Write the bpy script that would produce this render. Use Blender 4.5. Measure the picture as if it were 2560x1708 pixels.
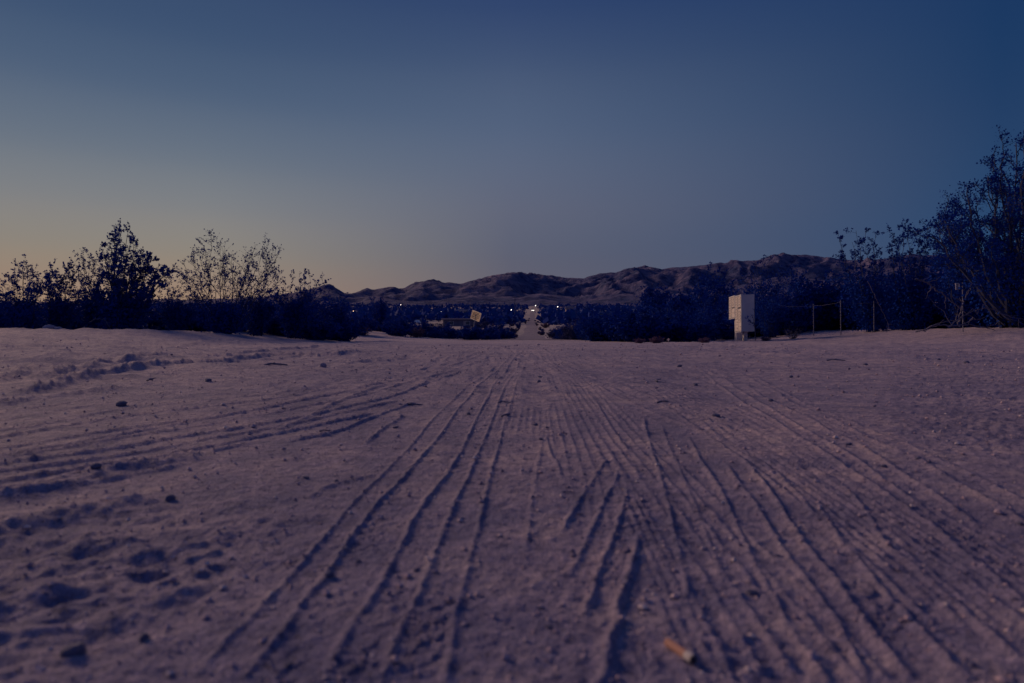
import bpy, math, random
import numpy as np
from mathutils import Vector
R = math.radians
sc = bpy.context.scene
for o in list(bpy.data.objects): bpy.data.objects.remove(o)

# ------------------------------------------------------------------ camera
FPX = 2560 * 24 / 36.0            # focal length in photograph pixels
HOR = 878.0                       # pixel row of the true horizon
CAM_H = 0.25
cd = bpy.data.cameras.new('camera'); cam = bpy.data.objects.new('camera', cd)
sc.collection.objects.link(cam); sc.camera = cam
cd.lens = 24; cd.sensor_width = 36; cd.clip_start = 0.02; cd.clip_end = 20000
PITCH = (HOR - 854) / FPX
cam.location = (0, 0, CAM_H); cam.rotation_euler = (math.pi / 2 + PITCH, 0, 0)
cd.dof.use_dof = True; cd.dof.focus_distance = 7.0; cd.dof.aperture_fstop = 5.6

# ------------------------------------------------------------------ sky
def lin(c):
    return tuple(((v / 255) / 12.92 if v / 255 <= .04045 else ((v / 255 + .055) / 1.055) ** 2.4) for v in c) + (1,)
SUN_AZ, SUN_EL = R(-48), R(22)
world = bpy.data.worlds.new('World'); sc.world = world; world.use_nodes = True
wt = world.node_tree; wn = wt.nodes; wl = wt.links
for n in list(wn): wn.remove(n)
out = wn.new('ShaderNodeOutputWorld'); bg = wn.new('ShaderNodeBackground')
wl.new(bg.outputs[0], out.inputs[0])
tc = wn.new('ShaderNodeTexCoord'); sep = wn.new('ShaderNodeSeparateXYZ'); wl.new(tc.outputs['Generated'], sep.inputs[0])
def wmath(op, a, b=None, clamp=False):
    n = wn.new('ShaderNodeMath'); n.operation = op; n.use_clamp = clamp
    for i, v in enumerate((a, b)):
        if v is None: continue
        if isinstance(v, (int, float)): n.inputs[i].default_value = v
        else: wl.new(v, n.inputs[i])
    return n.outputs[0]
X, Y, Z = sep.outputs
hl = wmath('SQRT', wmath('ADD', wmath('ADD', wmath('MULTIPLY', X, X), wmath('MULTIPLY', Y, Y)), 1e-5))
dot = wmath('ADD', wmath('MULTIPLY', X, math.sin(R(-55))), wmath('MULTIPLY', Y, math.cos(R(-55))))
tt = wmath('MULTIPLY_ADD', wmath('DIVIDE', dot, hl), -0.5); tt.node.inputs[2].default_value = 0.5
zz = wmath('MAXIMUM', Z, 0.0)
def wramp(stops):
    n = wn.new('ShaderNodeValToRGB'); n.color_ramp.interpolation = 'B_SPLINE' if False else 'CARDINAL'
    e = n.color_ramp.elements
    while len(e) < len(stops): e.new(.5)
    for el, (p, c) in zip(e, stops): el.position = p; el.color = lin(c)
    wl.new(zz, n.inputs[0]); return n.outputs[0]
rA = wramp([(0, (162, 130, 102)), (.08, (154, 130, 112)), (.125, (143, 133, 122)), (.18, (130, 130, 131)), (.24, (110, 119, 131)), (.312, (86, 102, 125)), (.378, (67, 87, 117)), (.45, (54, 75, 110)), (.7, (42, 64, 106)), (1, (36, 58, 102))])
rB = wramp([(0, (108, 98, 106)), (.132, (94, 96, 113)), (.211, (96, 102, 122)), (.296, (86, 100, 126)), (.379, (71, 88, 119)), (.454, (50, 70, 110)), (.7, (40, 62, 105)), (1, (36, 58, 102))])
rC = wramp([(0, (52, 72, 102)), (.125, (42, 71, 108)), (.26, (37, 64, 102)), (.378, (28, 57, 98)), (.7, (32, 55, 99)), (1, (36, 58, 102))])
rD = wramp([(0, (88, 84, 110)), (.12, (98, 94, 124)), (.3, (78, 88, 124)), (.5, (54, 73, 114)), (1, (36, 58, 102))])   # dusk arch opposite the sunset
def wmix(f, a, b):
    n = wn.new('ShaderNodeMix'); n.data_type = 'RGBA'; wl.new(f, n.inputs[0]); wl.new(a, n.inputs[6]); wl.new(b, n.inputs[7]); return n.outputs[2]
def wmap(v, a, b):
    n = wn.new('ShaderNodeMapRange'); n.interpolation_type = 'SMOOTHERSTEP' if False else 'LINEAR'
    wl.new(v, n.inputs[0]); n.inputs[1].default_value = a; n.inputs[2].default_value = b; return n.outputs[0]
col = wmix(wmap(tt, .60, .95), wmix(wmap(tt, .213, .505), wmix(wmap(tt, .07, .213), rA, rB), rC), rD)
wl.new(col, bg.inputs[0]); bg.inputs[1].default_value = 1.0

# afterglow of the set sun: one soft, low, warm light
ld = bpy.data.lights.new('sun', 'SUN'); sun = bpy.data.objects.new('sun', ld); sc.collection.objects.link(sun)
ld.energy = 2.15; ld.angle = R(20); ld.color = (1.0, .65, .40)
sdir = Vector((math.sin(SUN_AZ) * math.cos(SUN_EL), math.cos(SUN_AZ) * math.cos(SUN_EL), math.sin(SUN_EL)))
sun.rotation_euler = sdir.to_track_quat('Z', 'Y').to_euler(); sun.location = sdir * 50
vs = sc.view_settings; vs.view_transform = 'Standard'; vs.look = 'None'; vs.exposure = 0; vs.gamma = 1; vs.use_curve_mapping = False
sc.cycles.use_denoising = True; sc.cycles.max_bounces = 5; sc.cycles.diffuse_bounces = 3

# ------------------------------------------------------------------ helpers
C = sc.collection.objects
def tag(o, label=None, cat=None, group=None, kind=None):
    if label: o['label'] = label
    if cat: o['category'] = cat
    if group: o['group'] = group
    if kind: o['kind'] = kind
    return o
def empty(name, loc=(0, 0, 0), rz=0):
    o = bpy.data.objects.new(name, None); C.link(o); o.location = loc; o.rotation_euler = (0, 0, rz); o.empty_display_size = .1; return o
def link(name, me, mat=None, parent=None, loc=None):
    if mat is not None and not me.materials: me.materials.append(mat)
    o = bpy.data.objects.new(name, me); C.link(o)
    if parent is not None: o.parent = parent
    if loc is not None: o.location = loc
    return o
def mesh_np(name, V, Fc, smooth=False):
    V = np.asarray(V, np.float32); Fc = np.asarray(Fc, np.int32); k = Fc.shape[1]
    me = bpy.data.meshes.new(name)
    me.vertices.add(len(V)); me.vertices.foreach_set('co', V.ravel())
    me.loops.add(Fc.size); me.loops.foreach_set('vertex_index', Fc.ravel())
    me.polygons.add(len(Fc)); me.polygons.foreach_set('loop_start', np.arange(0, Fc.size, k, dtype=np.int32))
    me.polygons.foreach_set('use_smooth', np.full(len(Fc), smooth, bool))
    me.update(calc_edges=True); return me
class MB:
    """collects boxes / bars / tubes and links them as one mesh object"""
    def __init__(s): s.v = []; s.f = []
    def add(s, vs, fs):
        b = len(s.v); s.v += [tuple(p) for p in vs]; s.f += [tuple(b + i for i in f) for f in fs]; return s
    def box(s, x0, x1, y0, y1, z0, z1, bev=0):
        if bev <= 0:
            vs = [(x, y, z) for z in (z0, z1) for y in (y0, y1) for x in (x0, x1)]
            return s.add(vs, [(0, 2, 3, 1), (4, 5, 7, 6), (0, 1, 5, 4), (2, 6, 7, 3), (0, 4, 6, 2), (1, 3, 7, 5)])
        def ring(z, i):
            a, b, c, d, e = x0 + i, x1 - i, y0 + i, y1 - i, bev
            return [(a + e, c, z), (b - e, c, z), (b, c + e, z), (b, d - e, z), (b - e, d, z), (a + e, d, z), (a, d - e, z), (a, c + e, z)]
        rs = [ring(z0, bev * .7), ring(z0 + bev, 0), ring(z1 - bev, 0), ring(z1, bev * .7)]
        vs = sum(rs, []); fs = [tuple(range(7, -1, -1)), tuple(range(24, 32))]
        for r in range(3):
            for i in range(8):
                j = (i + 1) % 8; fs.append((r * 8 + i, r * 8 + j, r * 8 + 8 + j, r * 8 + 8 + i))
        return s.add(vs, fs)
    def tube(s, pts, rad, n=8, cap=True):
        pts = [Vector(p) for p in pts]; m = len(pts)
        if not hasattr(rad, '__len__'): rad = [rad] * m
        vs = []; u = None
        for i, p in enumerate(pts):
            t = (pts[min(i + 1, m - 1)] - pts[max(i - 1, 0)]).normalized()
            if u is None:
                u = t.cross(Vector((0, 0, 1))); u = t.cross(Vector((1, 0, 0))) if u.length < .1 else u
            u = (u - t * u.dot(t)).normalized(); w = t.cross(u)
            for k in range(n):
                a = 2 * math.pi * k / n; vs.append(p + (u * math.cos(a) + w * math.sin(a)) * rad[i])
        fs = [(i * n + k, i * n + (k + 1) % n, (i + 1) * n + (k + 1) % n, (i + 1) * n + k) for i in range(m - 1) for k in range(n)]
        if cap: fs += [tuple(range(n - 1, -1, -1)), tuple((m - 1) * n + k for k in range(n))]
        return s.add(vs, fs)
    def mesh(s, name, smooth=False):
        me = bpy.data.meshes.new(name); me.from_pydata(s.v, [], s.f)
        if smooth: me.polygons.foreach_set('use_smooth', [True] * len(me.polygons))
        me.update(); return me
    def build(s, name, mat, parent=None, loc=None, smooth=False): return link(name, s.mesh(name, smooth), mat, parent, loc)
def copy_tree(o, parent=None):
    c = o.copy(); C.link(c); c.parent = parent
    for ch in list(o.children): copy_tree(ch, c)
    return c

# ------------------------------------------------------------------ noise
def _h(ix, iy, s):
    n = (ix.astype(np.int64) * 374761393 + iy.astype(np.int64) * 668265263 + s * 974634777) & 0x7fffffff
    n = ((n ^ (n >> 13)) * 1274126177) & 0x7fffffff
    return ((n ^ (n >> 16)) & 0xffff) / 65535.0 * 2 * math.pi
def pn(x, y, s=0):
    ix = np.floor(x); iy = np.floor(y); fx = x - ix; fy = y - iy
    u = fx * fx * fx * (fx * (fx * 6 - 15) + 10); v = fy * fy * fy * (fy * (fy * 6 - 15) + 10)
    def g(ax, ay):
        a = _h(ix + ax, iy + ay, s); return np.cos(a) * (fx - ax) + np.sin(a) * (fy - ay)
    return ((g(0, 0) * (1 - u) + g(1, 0) * u) * (1 - v) + (g(0, 1) * (1 - u) + g(1, 1) * u) * v) * 1.5
def fbm(x, y, o=3, s=0):
    t = 0; a = 1
    for i in range(o): t = t + a * pn(x * 2 ** i, y * 2 ** i, s + i); a *= .5
    return t
def ss(a, b, x):
    t = np.clip((x - a) / (b - a), 0, 1); return t * t * (3 - 2 * t)

# ------------------------------------------------------------------ terrain height
_py = np.array([-3000, -50, 0, .5, 10, 14, 25, 60, 120, 300, 600, 1000, 1600, 2500, 9000])
_pz = np.array([-30, -1.0, -.008, .008, .292, .375, .61, 1.32, 3.1, 13.6, 35.5, 65, 110, 160, 200])
_t = np.linspace(-np.log(3001), np.log(9001), 6000)
_ty = np.sign(_t) * (np.exp(np.abs(_t)) - 1)
_tz = np.interp(_ty, _py, _pz); _k = np.hanning(161); _k /= _k.sum()
_tz = np.convolve(np.pad(_tz, 80, mode='edge'), _k, 'valid')
def P(y): return np.interp(y, _ty, _tz)
def base(x, y):
    x = np.asarray(x, float); y = np.asarray(y, float)
    z = P(y)
    near = ss(6, 17, y) * (1 - ss(60, 160, y))
    z = z + near * (.33 * ss(5.0, 9.5, -x) + .40 * ss(7.5, 12.5, x))
    z = z + .20 * ss(22, 34, y) * (1 - ss(60, 150, y)) * ss(2.2, 7, -x)
    z = z + ss(4, 12, np.hypot(x, y)) * (1 - ss(80, 200, y)) * .05 * fbm(x / 3.1 + 5, y / 3.1, 2, 40) * ss(2.5, 6, np.abs(x - .03 * y))
    z = z + ss(80, 300, y) * 1.6 * fbm(x / 90, y / 90, 2, 44) * ss(4, 30, np.abs(x - .0305 * y))
    return z
def ray(px, py):
    """photograph pixel -> point on the ground"""
    dx = (px - 1280) / FPX; dz0 = (854 - py) / FPX
    dy = math.cos(PITCH) - dz0 * math.sin(PITCH); dz = dz0 * math.cos(PITCH) + math.sin(PITCH)
    t = np.geomspace(.2, 900, 3000)
    b = CAM_H + t * dz - base(t * dx, t * dy)
    i = np.argmax(b < 0)
    if b[i] >= 0: i = len(t) - 1
    t0 = t[i - 1] + (t[i] - t[i - 1]) * b[i - 1] / (b[i - 1] - b[i])
    return float(t0 * dx), float(t0 * dy)
def at(px, py, Yd):
    """point at depth Yd on the line of sight through a photograph pixel"""
    dx = (px - 1280) / FPX; dz0 = (854 - py) / FPX
    dy = math.cos(PITCH) - dz0 * math.sin(PITCH); dz = dz0 * math.cos(PITCH) + math.sin(PITCH)
    return np.array([dx / dy * Yd, Yd, CAM_H + dz / dy * Yd])
def gz(x, y): return float(base(np.array([x]), np.array([y]))[0])

# ------------------------------------------------------------------ materials
def mat_new(name):
    m = bpy.data.materials.new(name); m.use_nodes = True
    nt = m.node_tree; return m, nt.nodes, nt.links, nt.nodes['Principled BSDF']
def noise_node(nodes, links, coord, scale, detail=3, rough=.55):
    n = nodes.new('ShaderNodeTexNoise'); n.inputs['Scale'].default_value = scale
    n.inputs['Detail'].default_value = detail; n.inputs['Roughness'].default_value = rough
    links.new(coord, n.inputs['Vector']); return n.outputs['Fac']
def ramp(nodes, links, fac, stops):
    n = nodes.new('ShaderNodeValToRGB'); e = n.color_ramp.elements
    while len(e) < len(stops): e.new(.5)
    for el, (p, c) in zip(e, stops): el.position = p; el.color = tuple(c) + (1,)
    links.new(fac, n.inputs[0]); return n.outputs[0]
def plain(name, c0, c1=None, scale=20, rough=.8, bump=0, metal=0):
    m, n, l, b = mat_new(name); c1 = c1 or tuple(v * .7 for v in c0)
    t = n.new('ShaderNodeTexCoord'); f = noise_node(n, l, t.outputs['Object'], scale)
    l.new(ramp(n, l, f, [(.35, c1), (.65, c0)]), b.inputs['Base Color'])
    b.inputs['Roughness'].default_value = rough; b.inputs['Metallic'].default_value = metal
    if bump:
        bn = n.new('ShaderNodeBump'); bn.inputs['Strength'].default_value = .6; bn.inputs['Distance'].default_value = bump
        l.new(f, bn.inputs['Height']); l.new(bn.outputs[0], b.inputs['Normal'])
    return m
SAND_A, SAND_B, SAND_C = (.272, .236, .385), (.178, .17, .325), (.37, .31, .42)
def sand_mat(name, mul=1.0, sheen=.22):
    m, n, l, b = mat_new(name)
    g = n.new('ShaderNodeNewGeometry'); p = g.outputs['Position']
    clod = noise_node(n, l, p, 48, 4, .65); big = noise_node(n, l, p, .55, 4); mid = noise_node(n, l, p, 9, 5, .6); fine = noise_node(n, l, p, 420, 3, .6); spk = noise_node(n, l, p, 190, 2, .5)
    a = ramp(n, l, mid, [(.38, tuple(v * mul for v in SAND_B)), (.5, tuple(v * mul for v in SAND_A)), (.64, tuple(v * mul for v in SAND_C))])
    bg_ = ramp(n, l, big, [(.38, (.80, .82, .92)), (.62, (1.16, 1.10, 1.02))])
    fg = ramp(n, l, fine, [(.38, (.60, .61, .70)), (.62, (1.36, 1.33, 1.26))])
    sp = ramp(n, l, spk, [(.32, (.42, .43, .55)), (.38, (1, 1, 1)), (.64, (1, 1, 1)), (.70, (1.45, 1.4, 1.32))])
    pt = ramp(n, l, noise_node(n, l, p, 1.9, 5, .65), [(.40, (.78, .80, .88)), (.50, (1, 1, 1)), (.60, (1.14, 1.10, 1.04))])
    cg = ramp(n, l, clod, [(.36, (.55, .57, .70)), (.45, (.92, .92, .96)), (.56, (1.06, 1.05, 1.03)), (.66, (1.42, 1.36, 1.26))])
    cur = a
    for q in (bg_, pt, fg, sp, cg):
        x = n.new('ShaderNodeMix'); x.data_type = 'RGBA'; x.blend_type = 'MULTIPLY'; x.inputs[0].default_value = 1
        l.new(cur, x.inputs[6]); l.new(q, x.inputs[7]); cur = x.outputs[2]
    if name == 'sand':   # beyond the clearing the soil is covered with dark plant litter
        sx = n.new('ShaderNodeSeparateXYZ'); l.new(p, sx.inputs[0]); mr = n.new('ShaderNodeMapRange'); l.new(sx.outputs[1], mr.inputs[0]); mr.inputs[1].default_value = 48; mr.inputs[2].default_value = 85
        lt = n.new('ShaderNodeMix'); lt.data_type = 'RGBA'; l.new(mr.outputs[0], lt.inputs[0]); l.new(cur, lt.inputs[6]); lt.inputs[7].default_value = (.10, .10, .19, 1); cur = lt.outputs[2]
    l.new(cur, b.inputs['Base Color']); b.inputs['Roughness'].default_value = .9; b.inputs['Specular IOR Level'].default_value = .25
    b.inputs['Sheen Weight'].default_value = sheen; b.inputs['Sheen Roughness'].default_value = .45; b.inputs['Sheen Tint'].default_value = (1, .82, .80, 1)
    h = n.new('ShaderNodeMath'); h.operation = 'MULTIPLY_ADD'; l.new(mid, h.inputs[0]); h.inputs[1].default_value = 3.0; l.new(fine, h.inputs[2])
    h2 = n.new('ShaderNodeMath'); h2.operation = 'MULTIPLY_ADD'; l.new(clod, h2.inputs[0]); h2.inputs[1].default_value = 2.6; l.new(h.outputs[0], h2.inputs[2]); h = h2
    bn = n.new('ShaderNodeBump'); bn.inputs['Strength'].default_value = 1.0; bn.inputs['Distance'].default_value = .0045
    l.new(h.outputs[0], bn.inputs['Height']); l.new(bn.outputs[0], b.inputs['Normal'])
    return m
M = {}
M['sand'] = sand_mat('sand'); M['road'] = sand_mat('road_dirt', .62, .05)
def leaf_mat(name, c0, c1):
    m, n, l, b = mat_new(name)
    t = n.new('ShaderNodeTexCoord'); f = noise_node(n, l, t.outputs['Object'], 6, 3)
    c = ramp(n, l, f, [(.35, c1), (.7, c0)]); l.new(c, b.inputs['Base Color']); b.inputs['Roughness'].default_value = .8
    b.inputs['Specular IOR Level'].default_value = .05
    tr = n.new('ShaderNodeBsdfTranslucent'); l.new(c, tr.inputs[0])
    mx = n.new('ShaderNodeMixShader'); mx.inputs[0].default_value = .12; l.new(b.outputs[0], mx.inputs[1]); l.new(tr.outputs[0], mx.inputs[2])
    l.new(mx.outputs[0], n['Material Output'].inputs[0]); return m
M['leaf'] = leaf_mat('creosote_leaf', (.006, .046, .33), (.004, .030, .24))
M['leaf_far'] = leaf_mat('scrub_leaf', (.010, .046, .30), (.006, .029, .22))
M['leaf_grey'] = leaf_mat('grey_scrub_leaf', (.075, .075, .22), (.035, .042, .16))
M['leaf_dry'] = leaf_mat('dry_leaf', (.22, .13, .22), (.13, .08, .16))
M['bark'] = plain('shrub_bark', (.018, .025, .10), (.012, .018, .07), 30, .9)
M['dead'] = plain('dead_wood', (.13, .12, .21), (.06, .06, .14), 25, .9, .004)
M['rock'] = plain('rock', (.42, .33, .44), (.22, .19, .32), 14, .9, .01)
M['clod'] = plain('dark_stone', (.16, .15, .26), (.08, .08, .18), 60, .9, .002)
M['metal'] = plain('galvanised_metal', (.20, .20, .30), (.11, .11, .20), 30, .6, 0, .2)
M['post'] = plain('dark_post', (.06, .06, .14), (.04, .04, .10), 10, .9)
M['box'] = plain('mailbox_paint', (.56, .53, .60), (.49, .46, .54), 4, .55)
M['boxdoor'] = plain('mailbox_door_paint', (.60, .52, .53), (.53, .46, .49), 9, .5)
M['white'] = plain('white_paint', (.86, .80, .80), (.74, .68, .70), 30, .6)
M['lock'] = plain('lock_metal', (.06, .05, .09), (.04, .04, .07), 40, .4)
M['tape'] = plain('number_plate', (.30, .24, .28), (.2, .17, .22), 40, .6)

# ------------------------------------------------------------------ ground
rad = np.concatenate([np.geomspace(.02, .33, 18)[:-1], np.geomspace(.33, 1.0, 265), np.geomspace(1.0, 3.0, 165)[1:], np.geomspace(3, 12, 125)[1:], np.geomspace(12, 70, 60)[1:], np.geomspace(70, 9000, 48)[1:]])
ang = np.concatenate([np.linspace(R(-45), R(45), 1040), np.linspace(R(45), R(90), 50)[1:], np.linspace(R(90), R(270), 36)[1:-1], np.linspace(R(270), R(315), 50)[:-1]])
na, nr = len(ang), len(rad)
gx = rad[:, None] * np.sin(ang)[None]; gy = rad[:, None] * np.cos(ang)[None]
gxf, gyf = gx.ravel(), gy.ravel()
hz = base(gxf, gyf)
dist = np.hypot(gxf, gyf)
nearm = dist < 60
xn, yn = gxf[nearm], gyf[nearm]; dn = dist[nearm]

def L(*p): return list(p)
TR = []      # (pixel polyline, ridge height, half width)
def tr(h, w, *p): TR.append((p, h, w))
# the left tyre: five squeezed-up ridges
tr(.0055, .0075, (1300,869),(1266,889),(1245,909),(1215,936),(1159,975),(1117,1014),(1075,1052),(1031,1106),(968,1171),(885,1255),(793,1361),(721,1439),(680,1480),(620,1546),(575,1588),(500,1670),(455,1720))
tr(.0075, .0085, (1302,868),(1275,891),(1251,918),(1212,951),(1174,990),(1141,1028),(1099,1085),(1046,1148),(998,1204),(942,1260),(882,1337),(829,1415),(754,1507),(703,1585),(629,1662),(575,1730))
tr(.0075, .0085, (1316,868),(1284,897),(1266,924),(1239,957),(1224,984),(1189,1049),(1159,1112),(1117,1186),(1061,1260),(1019,1328),(948,1463),(882,1558),(834,1638),(795,1730))
tr(.0065, .008, (1320,870),(1299,897),(1293,921),(1272,954),(1254,987),(1233,1040),(1200,1118),(1177,1177),(1138,1260),(1097,1358),(1055,1465),(1013,1546),(992,1588),(963,1677),(945,1730))
tr(.0055, .0075, (1332,872),(1314,909),(1299,942),(1278,1005),(1257,1067),(1248,1106),(1233,1157),(1210,1260),(1180,1379),(1150,1492),(1132,1543),(1123,1632),(1112,1730))
# tracks swinging off to the right
tr(.008, .012, (1342,872),(1357,900),(1389,924),(1434,945),(1476,960),(1520,984),(1568,1005),(1622,1029),(1672,1049),(1717,1067),(1777,1088),(1836,1112),(1896,1130),(1955,1154),(2000,1171),(2033,1177),(2098,1210))
tr(.008, .012, (1360,880),(1380,909),(1413,930),(1455,942),(1497,960),(1553,984),(1598,999),(1657,1020),(1717,1040),(1768,1055),(1836,1079),(1911,1109),(2000,1148))
tr(.008, .012, (1376,885),(1398,912),(1434,930),(1479,945),(1538,963),(1598,984),(1657,1002),(1717,1023),(1780,1046),(1821,1061),(1866,1073),(1940,1103),(2000,1130))
tr(.006, .012, (1392,891),(1419,918),(1449,930),(1509,948),(1568,966),(1640,985))
tr(.006, .009, (1392,939),(1404,966),(1419,990),(1440,1008))
tr(.007, .009, (1464,978),(1488,1005),(1506,1034),(1532,1073),(1553,1103),(1574,1136))
tr(.0055, .009, (1506,996),(1526,1026),(1556,1058))
tr(.006, .0085, (1607,1040),(1616,1079),(1631,1133),(1646,1177),(1669,1269),(1684,1328),(1702,1403),(1717,1468),(1723,1522))
tr(.004, .008, (1652,1061),(1666,1100),(1681,1136),(1696,1171),(1711,1207),(1729,1248),(1782,1379),(1800,1423),(1815,1498))
tr(.006, .0085, (1717,1088),(1735,1118),(1753,1157),(1788,1206),(1812,1254),(1836,1301),(1866,1361),(1895,1423),(1920,1463),(1943,1507),(1973,1564),(2000,1591))
tr(.006, .0085, (1812,1157),(1836,1195),(1866,1237),(1887,1263),(1920,1314),(1958,1367),(1985,1409),(2024,1457),(2063,1507),(2098,1558),(2140,1635),(2185,1720))
tr(.007, .0085, (1848,1142),(1890,1189),(1926,1234),(1946,1266),(1979,1311),(2009,1352),(2039,1391),(2086,1445),(2128,1504),(2173,1567),(2217,1617),(2253,1659),(2310,1725))
tr(.0065, .009, (1935,1177),(1970,1216),(2000,1246),(2027,1284),(2063,1299),(2107,1358),(2146,1400),(2173,1436),(2217,1483),(2262,1528),(2307,1582),(2366,1641),(2440,1715))
tr(.007, .010, (2098,1210),(2158,1275),(2211,1358),(2253,1391),(2292,1421),(2337,1463),(2381,1498),(2441,1552),(2500,1603),(2590,1680))
tr(.008, .011, (1590,868),(1654,883),(1687,900),(1747,924),(1792,957),(1836,990),(1866,1014),(1920,1046),(1979,1085),(2039,1121),(2098,1163),(2143,1192),(2188,1219),(2244,1260),(2292,1293),(2352,1335),(2411,1385),(2471,1433),(2530,1483),(2600,1540))
tr(.0065, .011, (1687,897),(1747,921),(1806,945),(1860,981),(1905,1011),(1958,1046),(2009,1076),(2069,1109),(2104,1130),(2158,1163),(2232,1219),(2330,1290))
tr(.0065, .011, (1700,886),(1780,924),(1860,960),(1899,984),(1937,1005),(1994,1040),(2027,1052),(2069,1079),(2128,1103),(2200,1150),(2340,1240),(2460,1330))
tr(.0065, .011, (1720,884),(1800,912),(1860,939),(1920,966),(1961,993),(2009,1023),(2069,1046),(2116,1070),(2164,1094),(2217,1118),(2277,1142),(2337,1177),(2396,1213),(2456,1243),(2600,1330))
tr(.0055, .011, (1820,912),(1902,948),(1964,981),(2039,1023),(2098,1049),(2158,1073),(2232,1100),(2292,1127),(2366,1163),(2456,1201),(2545,1246),(2600,1270))
for k in range(7):  # faint older tracks on the right and towards the mailbox
    s = k * 46
    tr(.005, .014, (1385 + s * .7, 872), (1450 + s, 893), (1540 + s * 1.3, 925), (1610 + s * 1.5, 948))
# short ridges in front
tr(.006, .0085, (1520,1148),(1494,1186),(1467,1228),(1425,1295),(1404,1334))
tr(.006, .0085, (1544,1174),(1538,1206),(1514,1248),(1502,1280),(1478,1325),(1449,1385),(1419,1435))
tr(.007, .0085, (1571,1218),(1556,1280),(1532,1349),(1502,1409),(1478,1480),(1460,1537))
tr(.009, .0095, (1597,1328),(1583,1394),(1571,1438),(1550,1492),(1541,1552),(1523,1596),(1514,1638),(1495,1720))
tr(.005, .008, (1364,1088),(1377,1133),(1392,1163),(1404,1207))
tr(.003, .008, (1380,1000),(1362,1060),(1350,1130),(1330,1260),(1310,1400))
# long tracks across the left half
for h, *pl in [(.007, (-60,1042),(0,1030),(350,985),(700,960),(1042,909),(1200,880)), (.005, (-60,1062),(0,1050),(300,1005),(700,972),(1000,922),(1190,885)), (.008, (-60,1102),(0,1092),(350,1035),(700,996),(1000,935),(1180,890)),
        (.006, (-60,1082),(60,1068),(330,1020),(700,984),(900,950)), (.009, (-60,1131),(0,1121),(350,1065),(700,1014),(1000,948),(1200,890)), (.008, (-60,1150),(0,1142),(350,1085),(700,1028),(1000,965),(1220,893)),
        (.010, (-60,1166),(0,1157),(350,1105),(700,1049),(1000,985),(1150,925)), (.008, (-60,1184),(0,1175),(350,1122),(700,1062),(1000,1000)), (.010, (-60,1204),(0,1195),(350,1140),(700,1078),(940,1030)), (.009, (-60,1226),(0,1216),(350,1158),(640,1100)),
        (.008, (-60,1010),(0,1000),(330,962),(700,938),(1000,902),(1190,876)), (.007, (-60,1244),(0,1234),(250,1195),(480,1150)), (.008, (-60,1148),(60,1128),(400,1066),(760,1000),(1010,950)), (.007, (-60,985),(0,978),(300,945),(620,922),(900,896)), (.006, (820,936),(960,912),(1120,884),(1230,872)), (.005, (760,958),(940,930),(1100,898),(1230,876)), (.005, (1010,945),(1090,925),(1180,900)), (.006, (700,925),(860,908),(1000,893)), (.005, (950,1180),(830,1210),(760,1250))]:
    if pl[0][0] < 0: a_, b_ = pl[0], pl[1]; pl[0] = (a_[0] - 320, a_[1] + (a_[1] - b_[1]) / (b_[0] - a_[0] + 1e-6) * 320)
    tr(h * 1.25, .015, *pl)
tr(.008, .012, (905,1115),(960,1065),(1000,1040),(985,1024))
tr(.011, .014, (700,1105),(760,1092),(830,1080),(900,1052),(985,1022),(1040,1005))
tr(.010, .02, (640,1090),(720,1060),(860,1000),(960,965),(1060,945))
# the churned berms thrown up on the left
BERM = [((60,950),(180,927),(250,912),(330,900),(450,891),(570,888),(690,876),(800,868)), ((-40,1000),(60,985),(150,960),(205,942),(283,930),(370,918),(450,912),(570,906),(690,888),(820,890),(900,884)),
        ((440,866),(510,855),(552,850),(620,858),(690,862)), ((-40,1240),(150,1205),(310,1165),(400,1152),(520,1130)), ((-40,1330),(100,1285),(240,1262),(330,1232)), ((-40,960),(60,930),(100,914),(150,915)),
        ((-30,1010),(120,990),(300,968)), ((840,915),(900,905),(985,900),(1000,893)), ((640,905),(740,890),(820,884),(950,878))]
BH = [.035, .042, .03, .015, .013, .03, .018, .022, .022]
ridge = np.zeros(len(xn)); berm = np.zeros(len(xn)); tread = np.zeros(len(xn))
wob = pn(xn / .03, yn / .03, 7); wob2 = pn(xn / .011, yn / .011, 8); amp = .9 + .22 * pn(xn / .018, yn / .018, 14) + .22 * pn(xn / .05, yn / .05, 9) + .35 * pn(xn / .3, yn / .3, 10)
patch = ss(-.05, .45, fbm(xn / .9, yn / 1.6, 2, 55))
faint = np.zeros(len(xn))
def apply(poly, h, w, target, offs=(0,)):
    P2 = np.array([ray(*p) for p in poly])
    seg = np.hypot(*np.diff(P2, axis=0).T); cl = np.r_[0, np.cumsum(seg)]; tot = cl[-1]
    # resample smoothly
    n = max(8, len(P2) * 4); u = np.linspace(0, len(P2) - 1, n); i = np.clip(np.floor(u).astype(int), 0, len(P2) - 2); f = (u - i)[:, None]
    p0 = P2[np.maximum(i - 1, 0)]; p1 = P2[i]; p2 = P2[i + 1]; p3 = P2[np.minimum(i + 2, len(P2) - 1)]
    Q = .5 * ((2 * p1) + (-p0 + p2) * f + (2 * p0 - 5 * p1 + 4 * p2 - p3) * f ** 2 + (-p0 + 3 * p1 - 3 * p2 + p3) * f ** 3)
    if len(offs) > 1:
        T = np.gradient(Q, axis=0); T /= np.linalg.norm(T, axis=1)[:, None] + 1e-9; Nn = np.stack([T[:, 1], -T[:, 0]], 1)
    for off in offs:
        _run(Q if len(offs) == 1 else Q + Nn * off, h, w, target, tot)
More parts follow.
